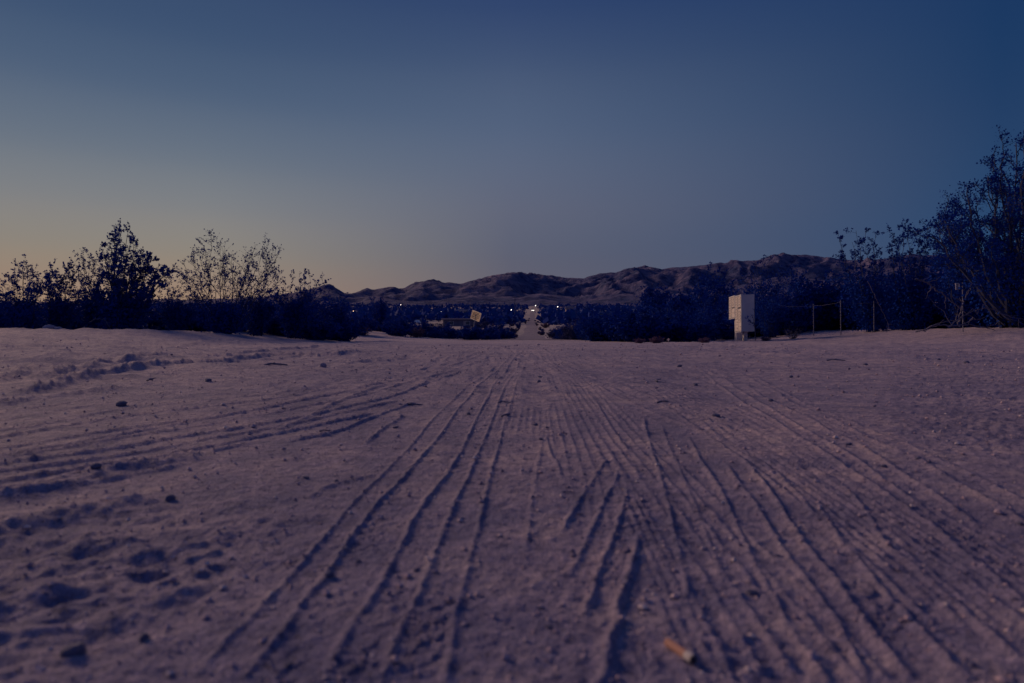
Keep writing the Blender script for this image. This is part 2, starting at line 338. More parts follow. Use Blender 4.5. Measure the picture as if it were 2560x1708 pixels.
def _run(Q, h, w, target, tot):
    acc = 0
    for a, b in zip(Q[:-1], Q[1:]):
        d = b - a; ln = np.hypot(*d)
        if ln < 1e-5: continue
        mg = .02 + 5 * max(w, .0017 * max(np.hypot(*a), np.hypot(*b)))
        lo = np.minimum(a, b) - mg; hi = np.maximum(a, b) + mg
        k = np.nonzero((xn > lo[0]) & (xn < hi[0]) & (yn > lo[1]) & (yn < hi[1]))[0]
        if len(k) == 0: acc += ln; continue
        px = xn[k] - a[0]; py = yn[k] - a[1]
        t = np.clip((px * d[0] + py * d[1]) / ln ** 2, 0, 1)
        ex = px - t * d[0]; ey = py - t * d[1]
        sd = (ex * d[1] - ey * d[0]) / ln
        dd = np.hypot(ex, ey)
        ww = np.maximum(w, .0013 * dn[k])
        q = np.abs(np.hypot(ex, ey)) + 0 * sd
        q = np.sqrt((dd + ww * .40 * wob[k] * np.sign(sd)) ** 2 + (ww * .45 * wob2[k]) ** 2)
        s = (acc + t * ln)
        endf = ss(0, min(.08 * tot, .4) + .01, s) * ss(0, min(.06 * tot, .05) + .005, tot - s)
        v = h * np.exp(-(q / ww) ** 2) * np.clip(amp[k], .15, 1.5) * endf
        target[k] = np.maximum(target[k], v)
        if target is ridge and h > .004:
            m = ss(.012, .02, dd) * (1 - ss(.034, .046, dd)) * (sd < 0)
            tv = .0009 * np.sin(s / .0058 + dd * 150) * m * ss(-.2, .5, pn(xn[k] / .12, yn[k] / .12, 12))
            tread[k] = np.where(np.abs(tv) > np.abs(tread[k]), tv, tread[k])
        acc += ln
for p, h, w in TR: apply(p, h * .66, w * .54, ridge)
PASS = [((1345,866),(1338,950),(1322,1200),(1300,1720)), ((1350,866),(1405,1000),(1500,1300),(1620,1720)), ((1395,868),(1560,935),(1800,1060),(2150,1270),(2600,1580)), ((1590,864),(1760,905),(1960,965),(2300,1075),(2700,1210)),
        ((1690,862),(1900,888),(2200,935),(2700,1020)), ((1300,868),(1130,955),(900,1110),(560,1350),(120,1680)), ((1280,867),(1050,925),(640,1045),(0,1245),(-80,1275)), ((1250,867),(920,906),(460,984),(-100,1085)), ((1230,866),(820,892),(330,938),(-100,985)),
        ((1325,866),(1310,950),(1270,1120),(1200,1400),(1130,1730)), ((1360,868),(1440,960),(1570,1120),(1800,1420),(2020,1730)), ((1420,868),(1640,960),(1960,1130),(2380,1380),(2620,1530)), ((1310,868),(1220,960),(1060,1180),(820,1500),(640,1730)),
        ((1480,866),(1640,905),(1900,985),(2200,1100),(2640,1290)), ((1320,866),(1255,960),(1130,1160),(900,1560),(800,1730)), ((1210,900),(1080,960),(860,1060),(640,1190))]
for k_, p in enumerate(PASS):
    n_ = 5 + k_ % 4; apply(p, .0021 + .0005 * (k_ % 3), .0045, faint, [(q - (n_ - 1) / 2) * (.019 + .004 * (k_ % 3)) for q in range(n_)])
ridge = np.maximum(ridge, faint * patch)
for p, h in zip(BERM, BH): apply(p, h, .05 if p[0][1] < 1100 else .035, berm)
az = np.arctan2(xn, yn)
mL = ss(-.20, -.34, xn) * (1 - ss(1.2, 1.9, yn)) if False else ss(.20, .36, -xn - .02) * (1 - ss(.82, 1.15, yn))
mL2 = ss(.30, .6, -xn / np.maximum(yn, .1)) * ss(3.0, 4.5, yn) * (1 - ss(16, 24, yn))
mR = ss(.50, .62, xn / np.maximum(yn, .1)) * ss(1.1, 1.7, yn) * (1 - ss(7, 14, yn))
mB = ss(.13, .16, xn) * (1 - ss(.24, .3, xn)) * (1 - ss(.57, .61, yn))
mC = ss(.02, .0, np.abs(xn - .045 * yn) - .05 * yn) * (1 - ss(2.5, 4, yn))
det = .010 * fbm(xn / 1.3, yn / 1.3, 2, 20) + .0022 * fbm(xn / .22, yn / .22, 3, 21) + .0011 * fbm(xn / .035, yn / .035, 2, 23)
det += np.where(dn < 3, .0009 * pn(xn / .009, yn / .009, 25), 0) + .0013 * pn(xn / .02, yn / .02, 27) * np.clip(.6 + pn(xn / .3, yn / .3, 28), 0, 1.5) + ss(1.5, 4, dn) * .004 * pn(xn / .05, yn / .05, 29)
def lump(s, a, sd): return a * (np.abs(fbm(xn / s, yn / s, 3, sd)) ** .8 - .3)
ru = xn * .62 + yn * .78; rv_ = xn * .78 - yn * .62
det += mL * (.008 * fbm(ru / .42, rv_ / .11, 3, 30) + .006 * fbm(xn / .05, yn / .04, 2, 31) + .0018 * pn(xn / .014, yn / .014, 32))
det += mL2 * (.05 * fbm(xn / 1.2, yn / .8, 3, 33) + lump(.3, .02, 34))
det += mR * (lump(.05, .004, 35) + .0035 * pn(xn / .022, yn / .022, 36) + .002 * pn(xn / .05, yn / .05, 26))
det += mB * (lump(.03, .0035, 37) + .0012 * pn(xn / .012, yn / .012, 38))
det += mC * (lump(.03, .0012, 39))
streak = ss(1.6, 3.5, yn) * (1 - ss(14, 24, yn)) * (1 - ss(.30, .5, np.abs(xn / np.maximum(yn, .1)))) * (.0042 * pn(xn / .07, yn / 2.6, 50) + .006 * pn(xn / .16 - yn * .25, yn / 3.5, 51) + .004 * pn(xn / .05 + yn * 1.2, yn / 2.2, 52))
det = det + streak
far_rough = ss(4, 9, dn) * .026 * fbm(xn / .5, yn / .5, 3, 41) * ss(.10, .25, np.abs(np.tan(az) - .03))
hz[nearm] += det + np.maximum(ridge, 0) + berm + tread * (1 - ss(1.2, 2.2, dn)) + far_rough
Vg = np.stack([gxf, gyf, hz], 1)
Vg = np.vstack([Vg, [[0, 0, 0]]])
ii = np.arange(nr - 1)[:, None] * na + np.arange(na)[None]; jj = np.roll(np.arange(na), -1)
i2 = np.arange(nr - 1)[:, None] * na + jj[None]
Fg = np.stack([ii, i2, i2 + na, ii + na], -1).reshape(-1, 4)
ctr_ = len(Vg) - 1; Fg = np.vstack([Fg, np.stack([np.full(na // 2, ctr_), np.arange(0, na - 1, 2)[:na // 2], np.arange(1, na, 2)[:na // 2], (np.arange(2, na + 1, 2) % na)[:na // 2]], 1)[:, ::-1]])
gme = mesh_np('ground', Vg, Fg, True)
ground = tag(link('ground', gme, M['sand']), kind='structure')
# sample surface height quickly (near field)
def surf(x, y):
    r = math.hypot(x, y); a = math.atan2(x, y)
    ir = np.searchsorted(rad, r); ia = np.searchsorted(ang[:1040], a)
    ir = min(max(ir, 1), nr - 1); ia = min(max(ia, 1), 1039)
    return float(hz.reshape(nr, na)[ir - 1:ir + 1, ia - 1:ia + 1].mean())

# the dirt road running on towards the mountains
ry = np.geomspace(34, 900, 90)
rxc = .0305 * ry - .35; cols = np.linspace(-1, 1, 7)
rv = []; 
for y, xc in zip(ry, rxc):
    wd = 1.55 + 2.4 * math.exp(-(y - 34) / 12)
    for c in cols:
        x = xc + c * wd + .25 * math.sin(y * .13 + c * 3) * abs(c)
        rv.append((x, y, gz(x, y) + .008 + .00006 * y + .05 * (1 - c * c) * (y > 50) * min(1, (y - 50) / 30) + (.02 if abs(c) < .9 else -.02) * min(1, y / 200)))
n7 = len(cols); rf = [(i * n7 + k, i * n7 + k + 1, (i + 1) * n7 + k + 1, (i + 1) * n7 + k) for i in range(len(ry) - 1) for k in range(n7 - 1)]
tag(link('road', mesh_np('road', rv, rf, True), M['road']), kind='structure')

# ------------------------------------------------------------------ hills
m, n, l, b = mat_new('hill_rock')
g = n.new('ShaderNodeNewGeometry'); p = g.outputs['Position']
f1 = noise_node(n, l, p, .012, 6, .7); f2 = noise_node(n, l, p, .05, 6, .75)
c = ramp(n, l, f1, [(.36, (.045, .065, .20)), (.5, (.105, .105, .25)), (.64, (.20, .165, .30))])
s2 = ramp(n, l, f2, [(.40, (.30, .36, .6)), (.50, (1, 1, 1)), (.64, (1.35, 1.28, 1.2))])
x = n.new('ShaderNodeMix'); x.data_type = 'RGBA'; x.blend_type = 'MULTIPLY'; x.inputs[0].default_value = 1
l.new(c, x.inputs[6]); l.new(s2, x.inputs[7]); l.new(x.outputs[2], b.inputs['Base Color']); b.inputs['Roughness'].default_value = .95; b.inputs['Specular IOR Level'].default_value = .1
bn = n.new('ShaderNodeBump'); bn.inputs['Distance'].default_value = 14; bn.inputs['Strength'].default_value = 1.0; l.new(f2, bn.inputs['Height']); l.new(bn.outputs[0], b.inputs['Normal'])
M['hill'] = m
SKY = [(-900,770),(-300,775),(300,772),(560,770),(640,764),(690,757),(740,745),(790,735),(815,722),(830,724),(845,733),(860,742),(875,745),(890,742),(915,735),(960,731),(985,725),(995,731),(1010,731),(1030,720),(1055,707),(1072,705),(1090,710),(1110,716),(1140,720),(1160,718),(1200,706),(1240,697),(1290,690),(1350,687),(1380,690),(1420,697),(1460,699),(1480,692),(1510,684),(1540,683),(1560,674),(1600,671),(1640,675),(1680,669),(1720,668),(1760,664),(1800,658),(1820,660),(1830,653),(1870,652),(1900,651),(1930,640),(1960,637),(2000,637),(2040,642),(2060,648),(2090,646),(2140,652),(2200,648),(2260,641),(2330,638),(2400,645),(2500,645),(2560,640),(2900,650),(3600,690),(4600,740)]
def hill(name, prof, r0, rc, r1, seed, na_=900, nr_=90, spur=1.0, x0=-1200, x1=4600):
    px = np.array([q[0] for q in prof]); py = np.array([q[1] for q in prof])
    a = np.linspace(math.atan((x0 - 1280) / FPX), math.atan((x1 - 1280) / FPX), na_)
    xs = np.tan(a) * FPX + 1280
    top = np.interp(xs, px, py)
    H = CAM_H + (HOR - top) / FPX * np.cos(a) * rc             # crest height
    u = np.concatenate([np.linspace(0, 1, nr_), np.linspace(1, 1.6, 14)[1:]])
    r = np.where(u[:, None] <= 1, r0 + (rc - r0) * u[:, None], rc + (u[:, None] - 1) / .6 * (r1 - rc)) * np.ones((1, na_))
    Xh = r * np.sin(a); Yh = r * np.cos(a)
    foot = P(Yh) - 6
    w = np.clip(u, 0, 1)[:, None] ** 1.25
    rid = 1 - np.abs(fbm(Xh / 420, Yh / 700, 2, seed)) * 2
    rid2 = 1 - np.abs(fbm(Xh / 150, Yh / 190, 3, seed + 3)) * 2
    env = (np.clip(u, 0, 1) * (1 - np.clip(u, 0, 1)) * 4)[:, None]
    z = foot + (H[None] - foot) * w
    dz = (H[None] - foot) * env * spur * (.17 * (rid - .4) + .14 * (rid2 - .45))
    z = z + dz + (H[None] - foot).clip(0) * .022 * fbm(Xh / 38, Yh / 38, 4, seed + 6) * (1 - .6 * w) * (w > .05)
    back = np.clip((u - 1) / .6, 0, 1)[:, None]; z = z - back * (H[None] - foot) * .8
    V = np.stack([Xh, Yh, z], -1).reshape(-1, 3); nR = len(u)
    i = np.arange(nR - 1)[:, None] * na_ + np.arange(na_ - 1)[None]
    Fc = np.stack([i, i + 1, i + na_ + 1, i + na_], -1).reshape(-1, 4)
    return tag(link(name, mesh_np(name, V, Fc, True), M['hill']), kind='structure')
hill('hills', SKY, 1250, 2600, 3400, 60)
FAR = [(-1500,772),(-400,768),(100,770),(330,775),(400,771),(430,762),(470,751),(500,757),(560,755),(600,760),(640,761),(700,750),(780,742),(900,760),(1400,765)]
hill('far_hills', FAR, 5200, 6800, 8200, 80, 300, 30, .5, -1500, 1400)
FRONT = [(600,790),(800,785),(900,765),(960,752),(1040,760),(1120,752),(1180,742),(1240,752),(1300,748),(1350,735),(1400,740),(1470,748),(1560,735),(1640,745),(1740,735),(1850,715),(1950,690),(2050,700),(2200,710),(2400,700),(2560,690),(3200,720),(4000,760)]
hill('foothills', FRONT, 950, 1500, 1900, 95, 600, 50, .9, 600, 4000)

# ------------------------------------------------------------------ shrubs
def tubes(polys, n=3):
    V = []; F = []; b = 0
    k = np.arange(n) * 2 * np.pi / n
    for pts, rad_ in polys:
        m = len(pts); t = np.gradient(pts, axis=0); t /= np.linalg.norm(t, axis=1)[:, None] + 1e-9
        u = np.cross(t, [.31, .17, .93]); u /= np.linalg.norm(u, axis=1)[:, None] + 1e-9
        w = np.cross(t, u)
        ring = pts[:, None] + (u[:, None] * np.cos(k)[None, :, None] + w[:, None] * np.sin(k)[None, :, None]) * np.asarray(rad_)[:, None, None]
        V.append(ring.reshape(-1, 3))
        i = b + np.arange(m - 1)[:, None] * n + np.arange(n)[None]; j = b + np.arange(m - 1)[:, None] * n + (np.arange(n)[None] + 1) % n
        F.append(np.stack([i, j, j + n, i + n], -1).reshape(-1, 4)); b += m * n
    return np.vstack(V), np.vstack(F)
def leaves(rng, c, d, s, aspect=.42):
    n = len(c); d = d / (np.linalg.norm(d, axis=1)[:, None] + 1e-9)
    r = rng.normal(size=(n, 3)); sd = np.cross(d, r); sd /= np.linalg.norm(sd, axis=1)[:, None] + 1e-9
    s = s[:, None]
    V = np.stack([c, c + d * s * .5 + sd * s * aspect, c + d * s, c + d * s * .5 - sd * s * aspect], 1).reshape(-1, 3)
    return V, np.arange(n * 4).reshape(-1, 4)
def curve(rng, a, b, n, bow, zig):
    t = np.linspace(0, 1, n)[:, None]; L_ = np.linalg.norm(b - a)
    ctrl = (a + b) / 2 + bow * L_
    p = (1 - t) ** 2 * a + 2 * t * (1 - t) * ctrl + t * t * b
    j = rng.normal(size=(n, 3)) * zig * L_; j[0] = 0; j[-1] = 0
    return p + j
def shrub(rng, tips, r0=.02, spread=.25, nb=8, nt=4, leaf_s=.04, per=9, lo=.3, fill=0, fill_h=.5, fill_r=1.0, blen=.30, low_leaf=.35, clump=0):
    """stems grow from the root to the given tips (root-relative), fork, fork again and carry leaves"""
    polys = []; lc = []; ldr = []; ls = []
    for tip in tips:
        tip = np.asarray(tip, float); a = np.array([rng.normal() * spread * .5, rng.normal() * spread * .5, -.05])
        Lm = np.linalg.norm(tip - a)
        outv = np.array([tip[0], tip[1], 0]); outv /= np.linalg.norm(outv) + 1e-6
        main = curve(rng, a, tip, 11, outv * .06 + np.array([0, 0, -.03]), .012)
        polys.append((main, np.linspace(r0, r0 * .22, 11) * (0.7 + .6 * rng.random())))
        for k in range(nb):
            u = lo + (1 - lo) * (k + rng.random()) / nb; u = min(u, .985); f = u * 10; i = int(f)
            p = main[i] + (main[i + 1] - main[i]) * (f - i) if i < 10 else main[10]
            t = main[min(i + 1, 10)] - main[max(i - 1, 0)]; t /= np.linalg.norm(t)
            d = t * .75 + rng.normal(size=3) * .55 + outv * .12 + np.array([0, 0, .25]); d /= np.linalg.norm(d)
            bl = Lm * blen * (.45 + .75 * rng.random()) * (1.15 - .55 * u)
            e = p + d * bl
            br = curve(rng, p, e, 6, rng.normal(size=3) * .07, .03)
            polys.append((br, np.linspace(r0 * .4 * (1.1 - u * .5), r0 * .13, 6)))
            for q in range(nt):
                v = .3 + .7 * (q + rng.random()) / nt; v = min(v, .99); g_ = v * 5; gi = int(g_)
                pp = br[gi] + (br[min(gi + 1, 5)] - br[gi]) * (g_ - gi)
                dd = d * .7 + rng.normal(size=3) * .6 + np.array([0, 0, .2]); dd /= np.linalg.norm(dd)
                tl = bl * (.22 + .30 * rng.random()) + .04
                tw = np.stack([pp, pp + dd * tl * .5 + rng.normal(size=3) * .012, pp + dd * tl])
                polys.append((tw, np.array([r0 * .12, r0 * .10, r0 * .07])))
                m_ = rng.poisson(per * 1.2 * (1 if u > low_leaf else .45))
                if m_:
                    w = rng.random(m_) ** .7; w = .12 + .95 * w
                    lc.append(pp + dd * tl * w[:, None] + rng.normal(size=(m_, 3)) * (.012 + clump)); ldr.append(dd + rng.normal(size=(m_, 3)) * .75); ls.append(leaf_s * (.4 + 1.15 * rng.random(m_) ** 1.4))
    if fill:
        T = np.array(tips); mx = T[:, 2].max()
        cx = rng.integers(0, len(T), fill); w = rng.random(fill) ** .8 * fill_h
        c = T[cx] * w[:, None] * np.array([fill_r, fill_r, 1]) + rng.normal(size=(fill, 3)) * np.array([.14, .14, .08]) * mx * .5
        c[:, 2] = np.abs(c[:, 2]) + .02
        lc.append(c); ldr.append(rng.normal(size=(fill, 3)) + np.array([0, 0, .4])); ls.append(leaf_s * (1 + .9 * rng.random(fill)))
    sv, sf = tubes(polys); lv, lf = leaves(rng, np.vstack(lc), np.vstack(ldr), np.concatenate(ls))
    return mesh_np('stems', sv, sf), mesh_np('foliage', lv, lf)
def shrub_thing(name, meshes, loc, label, cat='bush', group=None, rz=0, scale=1, leaf='leaf', parts=('stems', 'foliage')):
    r = tag(empty(name, loc, rz), label, cat, group); r.scale = (scale,) * 3 if not hasattr(scale, '__len__') else scale
    link(parts[0], meshes[0], M['bark'], r); f_ = link(parts[1], meshes[1], M[leaf], r)
    if f_.data.materials[0] != M[leaf]: f_.material_slots[0].link = 'OBJECT'; f_.material_slots[0].material = M[leaf]
    return r
def hero(name, seed, base_px, Yd, tips_px, depth, label, cat='bush', group=None, sink=.0, extra=0, parts=('stems', 'foliage'), leaf='leaf', **kw):
    rng = np.random.default_rng(seed)
    x = at(base_px, 800, Yd)[0]; z = gz(x, Yd) - sink; root = np.array([x, Yd, z]); tips = []
    for (px, py) in tips_px:
        for e in range(1 + extra):
            dy = rng.normal() * depth
            q = at(px + rng.normal() * 9 * (e > 0), py + abs(rng.normal()) * 30 * (e > 0), Yd + dy); tips.append(q - root)
    return shrub_thing(name, shrub(rng, tips, **kw), root, label, cat, group, parts=parts, leaf=leaf)

GL = 'desert shrubs along the left edge of the clearing'
hero('creosote_bush', 1, 60, 19.0, [(14,725),(30,705),(55,668),(72,665),(45,690),(95,700),(110,690),(20,750),(85,720)], .5, 'low leafy bush at the far left with one tall feathery sprig', group=GL, r0=.016, nb=8, nt=5, per=13, leaf_s=.040, lo=.25, fill=5000, fill_h=0.45, low_leaf=.2)
hero('creosote_bush', 2, 145, 19.6, [(105,690),(125,685),(140,683),(160,688),(175,676),(188,682),(150,700),(120,720),(200,720),(215,740)], .5, 'round dense bush standing next to the far left bush', group=GL, r0=.016, nb=9, nt=5, per=14, leaf_s=.040, lo=.25, fill=4000, fill_h=0.48, low_leaf=.2)
hero('juniper_like_bush', 3, 300, 19.2, [(305,577),(290,590),(318,590),(275,610),(335,610),(262,640),(280,640),(340,632),(368,645),(378,632),(352,655),(392,668),(410,672),(425,680),(385,690),(330,670),(300,650),(245,700),(395,720)], .45, 'tallest dense dark bush with a pointed top on the left', group=GL, r0=.03, nb=11, nt=6, per=15, leaf_s=.044, lo=.22, fill=5000, fill_h=0.38, blen=.20, low_leaf=.1)
hero('creosote_bush', 4, 235, 19.9, [(210,640),(222,650),(235,660),(212,690),(228,700),(250,690),(240,720)], .4, 'thin sprigs of a bush tucked behind the tall pointed one', group=GL, r0=.014, nb=8, nt=5, per=8, leaf_s=.042, lo=.4, fill=2550, fill_h=.5)
hero('creosote_bush', 5, 560, 19.4, [(528,592),(510,615),(545,612),(475,640),(460,660),(488,655),(500,635),(560,625),(580,645),(555,650),(600,660),(625,640),(638,622),(655,628),(675,630),(698,627),(690,648),(685,690),(670,670),(620,675),(590,680),(455,690),(470,700),(520,670),(700,700)], .55, 'large airy bush with bare lower stems, open against the glow', group=GL, r0=.017, nb=9, nt=5, per=5.5, leaf_s=.040, lo=.42, fill=4420, fill_h=.34, blen=.22, low_leaf=.55)
hero('creosote_bush', 6, 440, 19.8, [(415,705),(430,720),(400,735),(460,735),(480,745),(420,750),(505,750)], .5, 'sprawling thin-twigged bush in the gap between the two tall bushes', group=GL, r0=.014, nb=8, nt=5, per=6, leaf_s=.04, lo=.3, fill=4420, fill_h=.6)
hero('creosote_bush', 7, 735, 21, [(715,720),(728,715),(750,710),(760,702),(778,705),(790,712),(805,722),(700,735),(745,735),(770,740),(690,745)], .6, 'medium bush just right of the large airy bush', group=GL, r0=.016, nb=8, nt=5, per=8, leaf_s=.045, lo=.3, fill=4000, fill_h=.7)
hero('creosote_bush', 8, 640, 20.6, [(600,735),(625,728),(650,735),(670,730),(690,742),(610,750),(655,755)], .5, 'low dark bush at the foot of the large airy bush', group=GL, r0=.014, nb=8, nt=5, per=10, leaf_s=.040, lo=.2, fill=4000, fill_h=.8)
hero('creosote_bush', 9, 830, 24, [(800,745),(820,738),(845,742),(860,750),(790,760),(870,765),(840,765)], .7, 'rounded bush left of the pale roofs', group=GL, r0=.016, nb=8, nt=5, per=9, leaf_s=.040, lo=.2, fill=4000, fill_h=.85)
hero('creosote_bush', 10, 10, 20.2, [(-10,745),(5,740),(-30,720),(-60,700),(20,765),(40,770),(60,768)], .5, 'bush cut by the left edge of the picture', group=GL, r0=.016, nb=8, nt=5, per=12, leaf_s=.040, lo=.2, fill=4000, fill_h=.8)

GR = 'shrubs and trees around the mailboxes and the fence'
hero('desert_tree', 20, 2545, 16.0, [(2540,358),(2520,372),(2560,380),(2490,425),(2470,440),(2500,450),(2420,498),(2400,510),(2440,520),(2345,532),(2335,552),(2360,545),(2375,560),(2330,590),(2345,610),(2390,575),(2430,570),(2470,545),(2515,500),(2555,450),(2590,400),(2620,470),(2650,520),(2560,540),(2510,560),(2480,610),(2440,640),(2540,640),(2590,600),(2620,660),(2500,690),(2550,720)], .8, 'tall branching desert tree at the right edge of the picture', cat='tree', group=GR, r0=.05, nb=9, nt=5, per=17, leaf_s=.044, lo=.5, fill=4200, fill_h=.6, blen=.19, low_leaf=.45, clump=.035, parts=('trunk', 'crown'))
hero('desert_willow', 21, 2180, 21, [(2095,578),(2100,600),(2140,577),(2165,572),(2130,605),(2190,592),(2185,620),(2110,640),(2150,640),(2200,640)], .5, 'tall bush with upright leafy wands left of the right-hand tree', group=GR, r0=.018, nb=7, nt=5, per=8, leaf_s=.045, lo=.5, fill=5000, fill_h=.55, blen=.13, low_leaf=.5)
hero('desert_willow', 22, 2270, 20, [(2230,580),(2228,610),(2258,563),(2270,566),(2250,600),(2290,588),(2317,585),(2310,610),(2305,625),(2240,640),(2280,640)], .5, 'bush with a cluster of tall leafy wands beside the right-hand tree', group=GR, r0=.018, nb=7, nt=5, per=9, leaf_s=.045, lo=.5, fill=5000, fill_h=.55, blen=.13, low_leaf=.5)
hero('dark_shrub', 23, 2400, 19, [(2330,660),(2360,650),(2390,655),(2420,660),(2450,650),(2480,660),(2350,700),(2410,700),(2460,700)], .6, 'dense dark shrub in front of the hills under the right-hand tree', group=GR, r0=.02, nb=8, nt=5, per=11, leaf_s=.044, lo=.2, fill=5000, fill_h=.9)
hero('dark_shrub', 24, 2050, 27, [(1975,680),(2000,690),(2030,700),(2060,690),(2090,690),(2120,700),(1990,720),(2080,720)], .9, 'broad dark shrub behind the fence posts', group=GR, r0=.02, nb=8, nt=5, per=10, leaf_s=.06, lo=.2, fill=5000, fill_h=.9)
hero('dark_shrub', 25, 1930, 30, [(1860,690),(1890,670),(1920,665),(1950,680),(1980,700),(1870,720),(1940,720)], 1.0, 'loose dark tree rising right behind the mailboxes', cat='tree', group=GR, r0=.03, nb=9, nt=5, per=8, leaf_s=.06, lo=.3, fill=5000, fill_h=.75, parts=('trunk', 'crown'))
hero('dark_tree', 26, 1775, 40, [(1745,712),(1760,695),(1785,690),(1805,705),(1830,715),(1740,735),(1820,740)], 1.0, 'dark rounded tree just left of the mailboxes', cat='tree', group=GR, r0=.04, nb=9, nt=5, per=13, leaf_s=.08, lo=.2, fill=5000, fill_h=.95, parts=('trunk', 'crown'))
hero('dark_tree', 27, 1632, 60, [(1612,733),(1625,724),(1642,722),(1658,730),(1665,745),(1610,750)], 1.2, 'small dark tree against the hills halfway between road and mailboxes', cat='tree', group=GR, r0=.05, nb=9, nt=5, per=14, leaf_s=.11, lo=.2, fill=5000, fill_h=.95, parts=('trunk', 'crown'))
hero('dark_tree', 28, 1710, 52, [(1685,745),(1700,735),(1720,738),(1735,745),(1675,755)], 1.2, 'low dark tree left of the rounded tree by the mailboxes', cat='tree', group=GR, r0=.05, nb=9, nt=5, per=14, leaf_s=.1, lo=.2, fill=5000, fill_h=.95, parts=('trunk', 'crown'))
hero('dark_shrub', 29, 2550, 18.5, [(2500,670),(2530,650),(2560,640),(2590,650),(2620,680),(2520,720),(2580,720)], .5, 'dense shrub at the foot of the right-hand tree', group=GR, r0=.02, nb=8, nt=5, per=12, leaf_s=.044, lo=.15, fill=5000, fill_h=.95)
hero('dark_shrub', 34, 2250, 23, [(2170,690),(2200,680),(2235,690),(2270,680),(2300,690),(2330,700),(2210,730),(2290,730)], .8, 'dark shrub filling the gap below the leafy wands', group=GR, r0=.02, nb=8, nt=5, per=11, leaf_s=.044, lo=.2, fill=5000, fill_h=.95)
# right of the road: row at the back of the clearing
for i, (bx, Yd, top, w, lab) in enumerate([(1545, 23.5, 790, 36, 'low dark shrub at the near corner right of the dirt road'), (1620, 23.5, 778, 48, 'second dark shrub right of the dirt road along the clearing'), (1705, 24.5, 772, 50, 'third dark shrub right of the dirt road along the clearing'),
        (1775, 27, 765, 38, 'dark shrub directly left of the mailboxes'), (1925, 25, 745, 44, 'dark shrub directly right of the mailboxes'), (1470, 32, 805, 45, 'dark shrub close to the road on its right side'), (1415, 44, 812, 30, 'small shrub at the road edge on its right side'), (1990, 27.5, 762, 40, 'shrub between the mailboxes and the first fence post')]):
    rng = np.random.default_rng(100 + i)
    tp = [(bx + rng.uniform(-w, w), 0) for _ in range(11)]
    tp = [(x, top + 26 * ((x - bx) / w) ** 2 + rng.uniform(-6, 12)) for x, _ in tp]
    hero('dark_shrub', 130 + i, bx, Yd, tp, .7, lab, group=GR, r0=.016, nb=8, nt=5, per=9, leaf_s=.040, lo=.15, fill=4000, fill_h=.92)
# left of the road
for i, (bx, Yd, top, w, lab) in enumerate([(905, 31, 782, 40, 'first of the low shrubs behind the clearing, left of the leaning sign'), (985, 35, 790, 42, 'low shrub midway between the left bushes and the leaning sign'), (950, 47, 735, 24, 'taller thin shrub poking up against the hills left of the sign'), (1060, 39, 795, 44, 'low shrub in front of the pale roofs left of the sign'), (1130, 43, 800, 40, 'low dark shrub around the foot of the leaning sign'),
        (1215, 46, 802, 36, 'dark shrub right behind the leaning sign'), (1262, 52, 806, 28, 'dark shrub at the left edge of the dirt road'), (1245, 85, 790, 22, 'farther dark shrub at the left edge of the dirt road'), (1010, 60, 785, 40, 'broad dim shrub farther back left of the sign')]):
    rng = np.random.default_rng(160 + i)
    tp = [(bx + rng.uniform(-w, w), 0) for _ in range(11)]
    tp = [(x, top + 15 + 22 * ((x - bx) / w) ** 2 + rng.uniform(-5, 10)) for x, _ in tp]
    hero('dark_shrub', 190 + i, bx, Yd, tp, .9, lab, group='shrubs left of the dirt road', r0=.018, nb=8, nt=4, per=9, leaf_s=.06, lo=.15, fill=4000, fill_h=.92)

# prototypes for the scattered scrub
def proto(seed, H, Rr, nst, **kw):
    rng = np.random.default_rng(seed); tips = []
    for k in range(nst):
        a = rng.random() * 2 * np.pi; q = math.sqrt(rng.random()); tips.append((math.cos(a) * Rr * q, math.sin(a) * Rr * q, H * (1 - .45 * q * q) * rng.uniform(.8, 1.05)))
    return shrub(rng, tips, **kw)
PR = [proto(300 + k, 1.5 + .3 * (k % 3), 1.2, 12, r0=.018, nb=7, nt=4, per=7, leaf_s=.075, lo=.2, fill=3060, fill_h=.9) for k in range(4)]
rng = np.random.default_rng(5); cnt = [0, 0, 0]
placed = []
for k in range(2500):
    Yd = 38 * (230 / 38) ** rng.random(); x = rng.uniform(-.72, .72) * Yd
    off = x - (.0305 * Yd - .35)
    if abs(off) < 2.1 + .004 * Yd or any((x - a) ** 2 + (Yd - b) ** 2 < (1.7 + .014 * Yd) ** 2 for a, b in placed): continue
    if x / Yd < -.28 and Yd < 60 and False: continue
    placed.append((x, Yd))
    if len(placed) >= 230: break
for k, (x, Yd) in enumerate(placed):
    off = x - (.0305 * Yd - .35); far = 'far' if Yd > 110 else 'near'
    side = 'left' if off < 0 else 'right'
    lab = 'dark desert shrub in the %s scrub on the %s of the dirt road' % ('distant' if far == 'far' else 'nearer', side)
    shrub_thing('desert_shrub', PR[k % 4], (x, Yd, gz(x, Yd) - .05), lab, 'bush', '%s scrub %s of the road' % ('distant' if far == 'far' else 'nearer', side), rng.random() * 6.28, rng.uniform(.55, 1.05) * (.5 if Yd < 70 else .7 if Yd < 110 else 1), leaf=('leaf_far', 'leaf_grey', 'leaf_far', 'leaf_dry', 'leaf_grey', 'leaf')[int(rng.integers(0, 6))])
rng = np.random.default_rng(15)
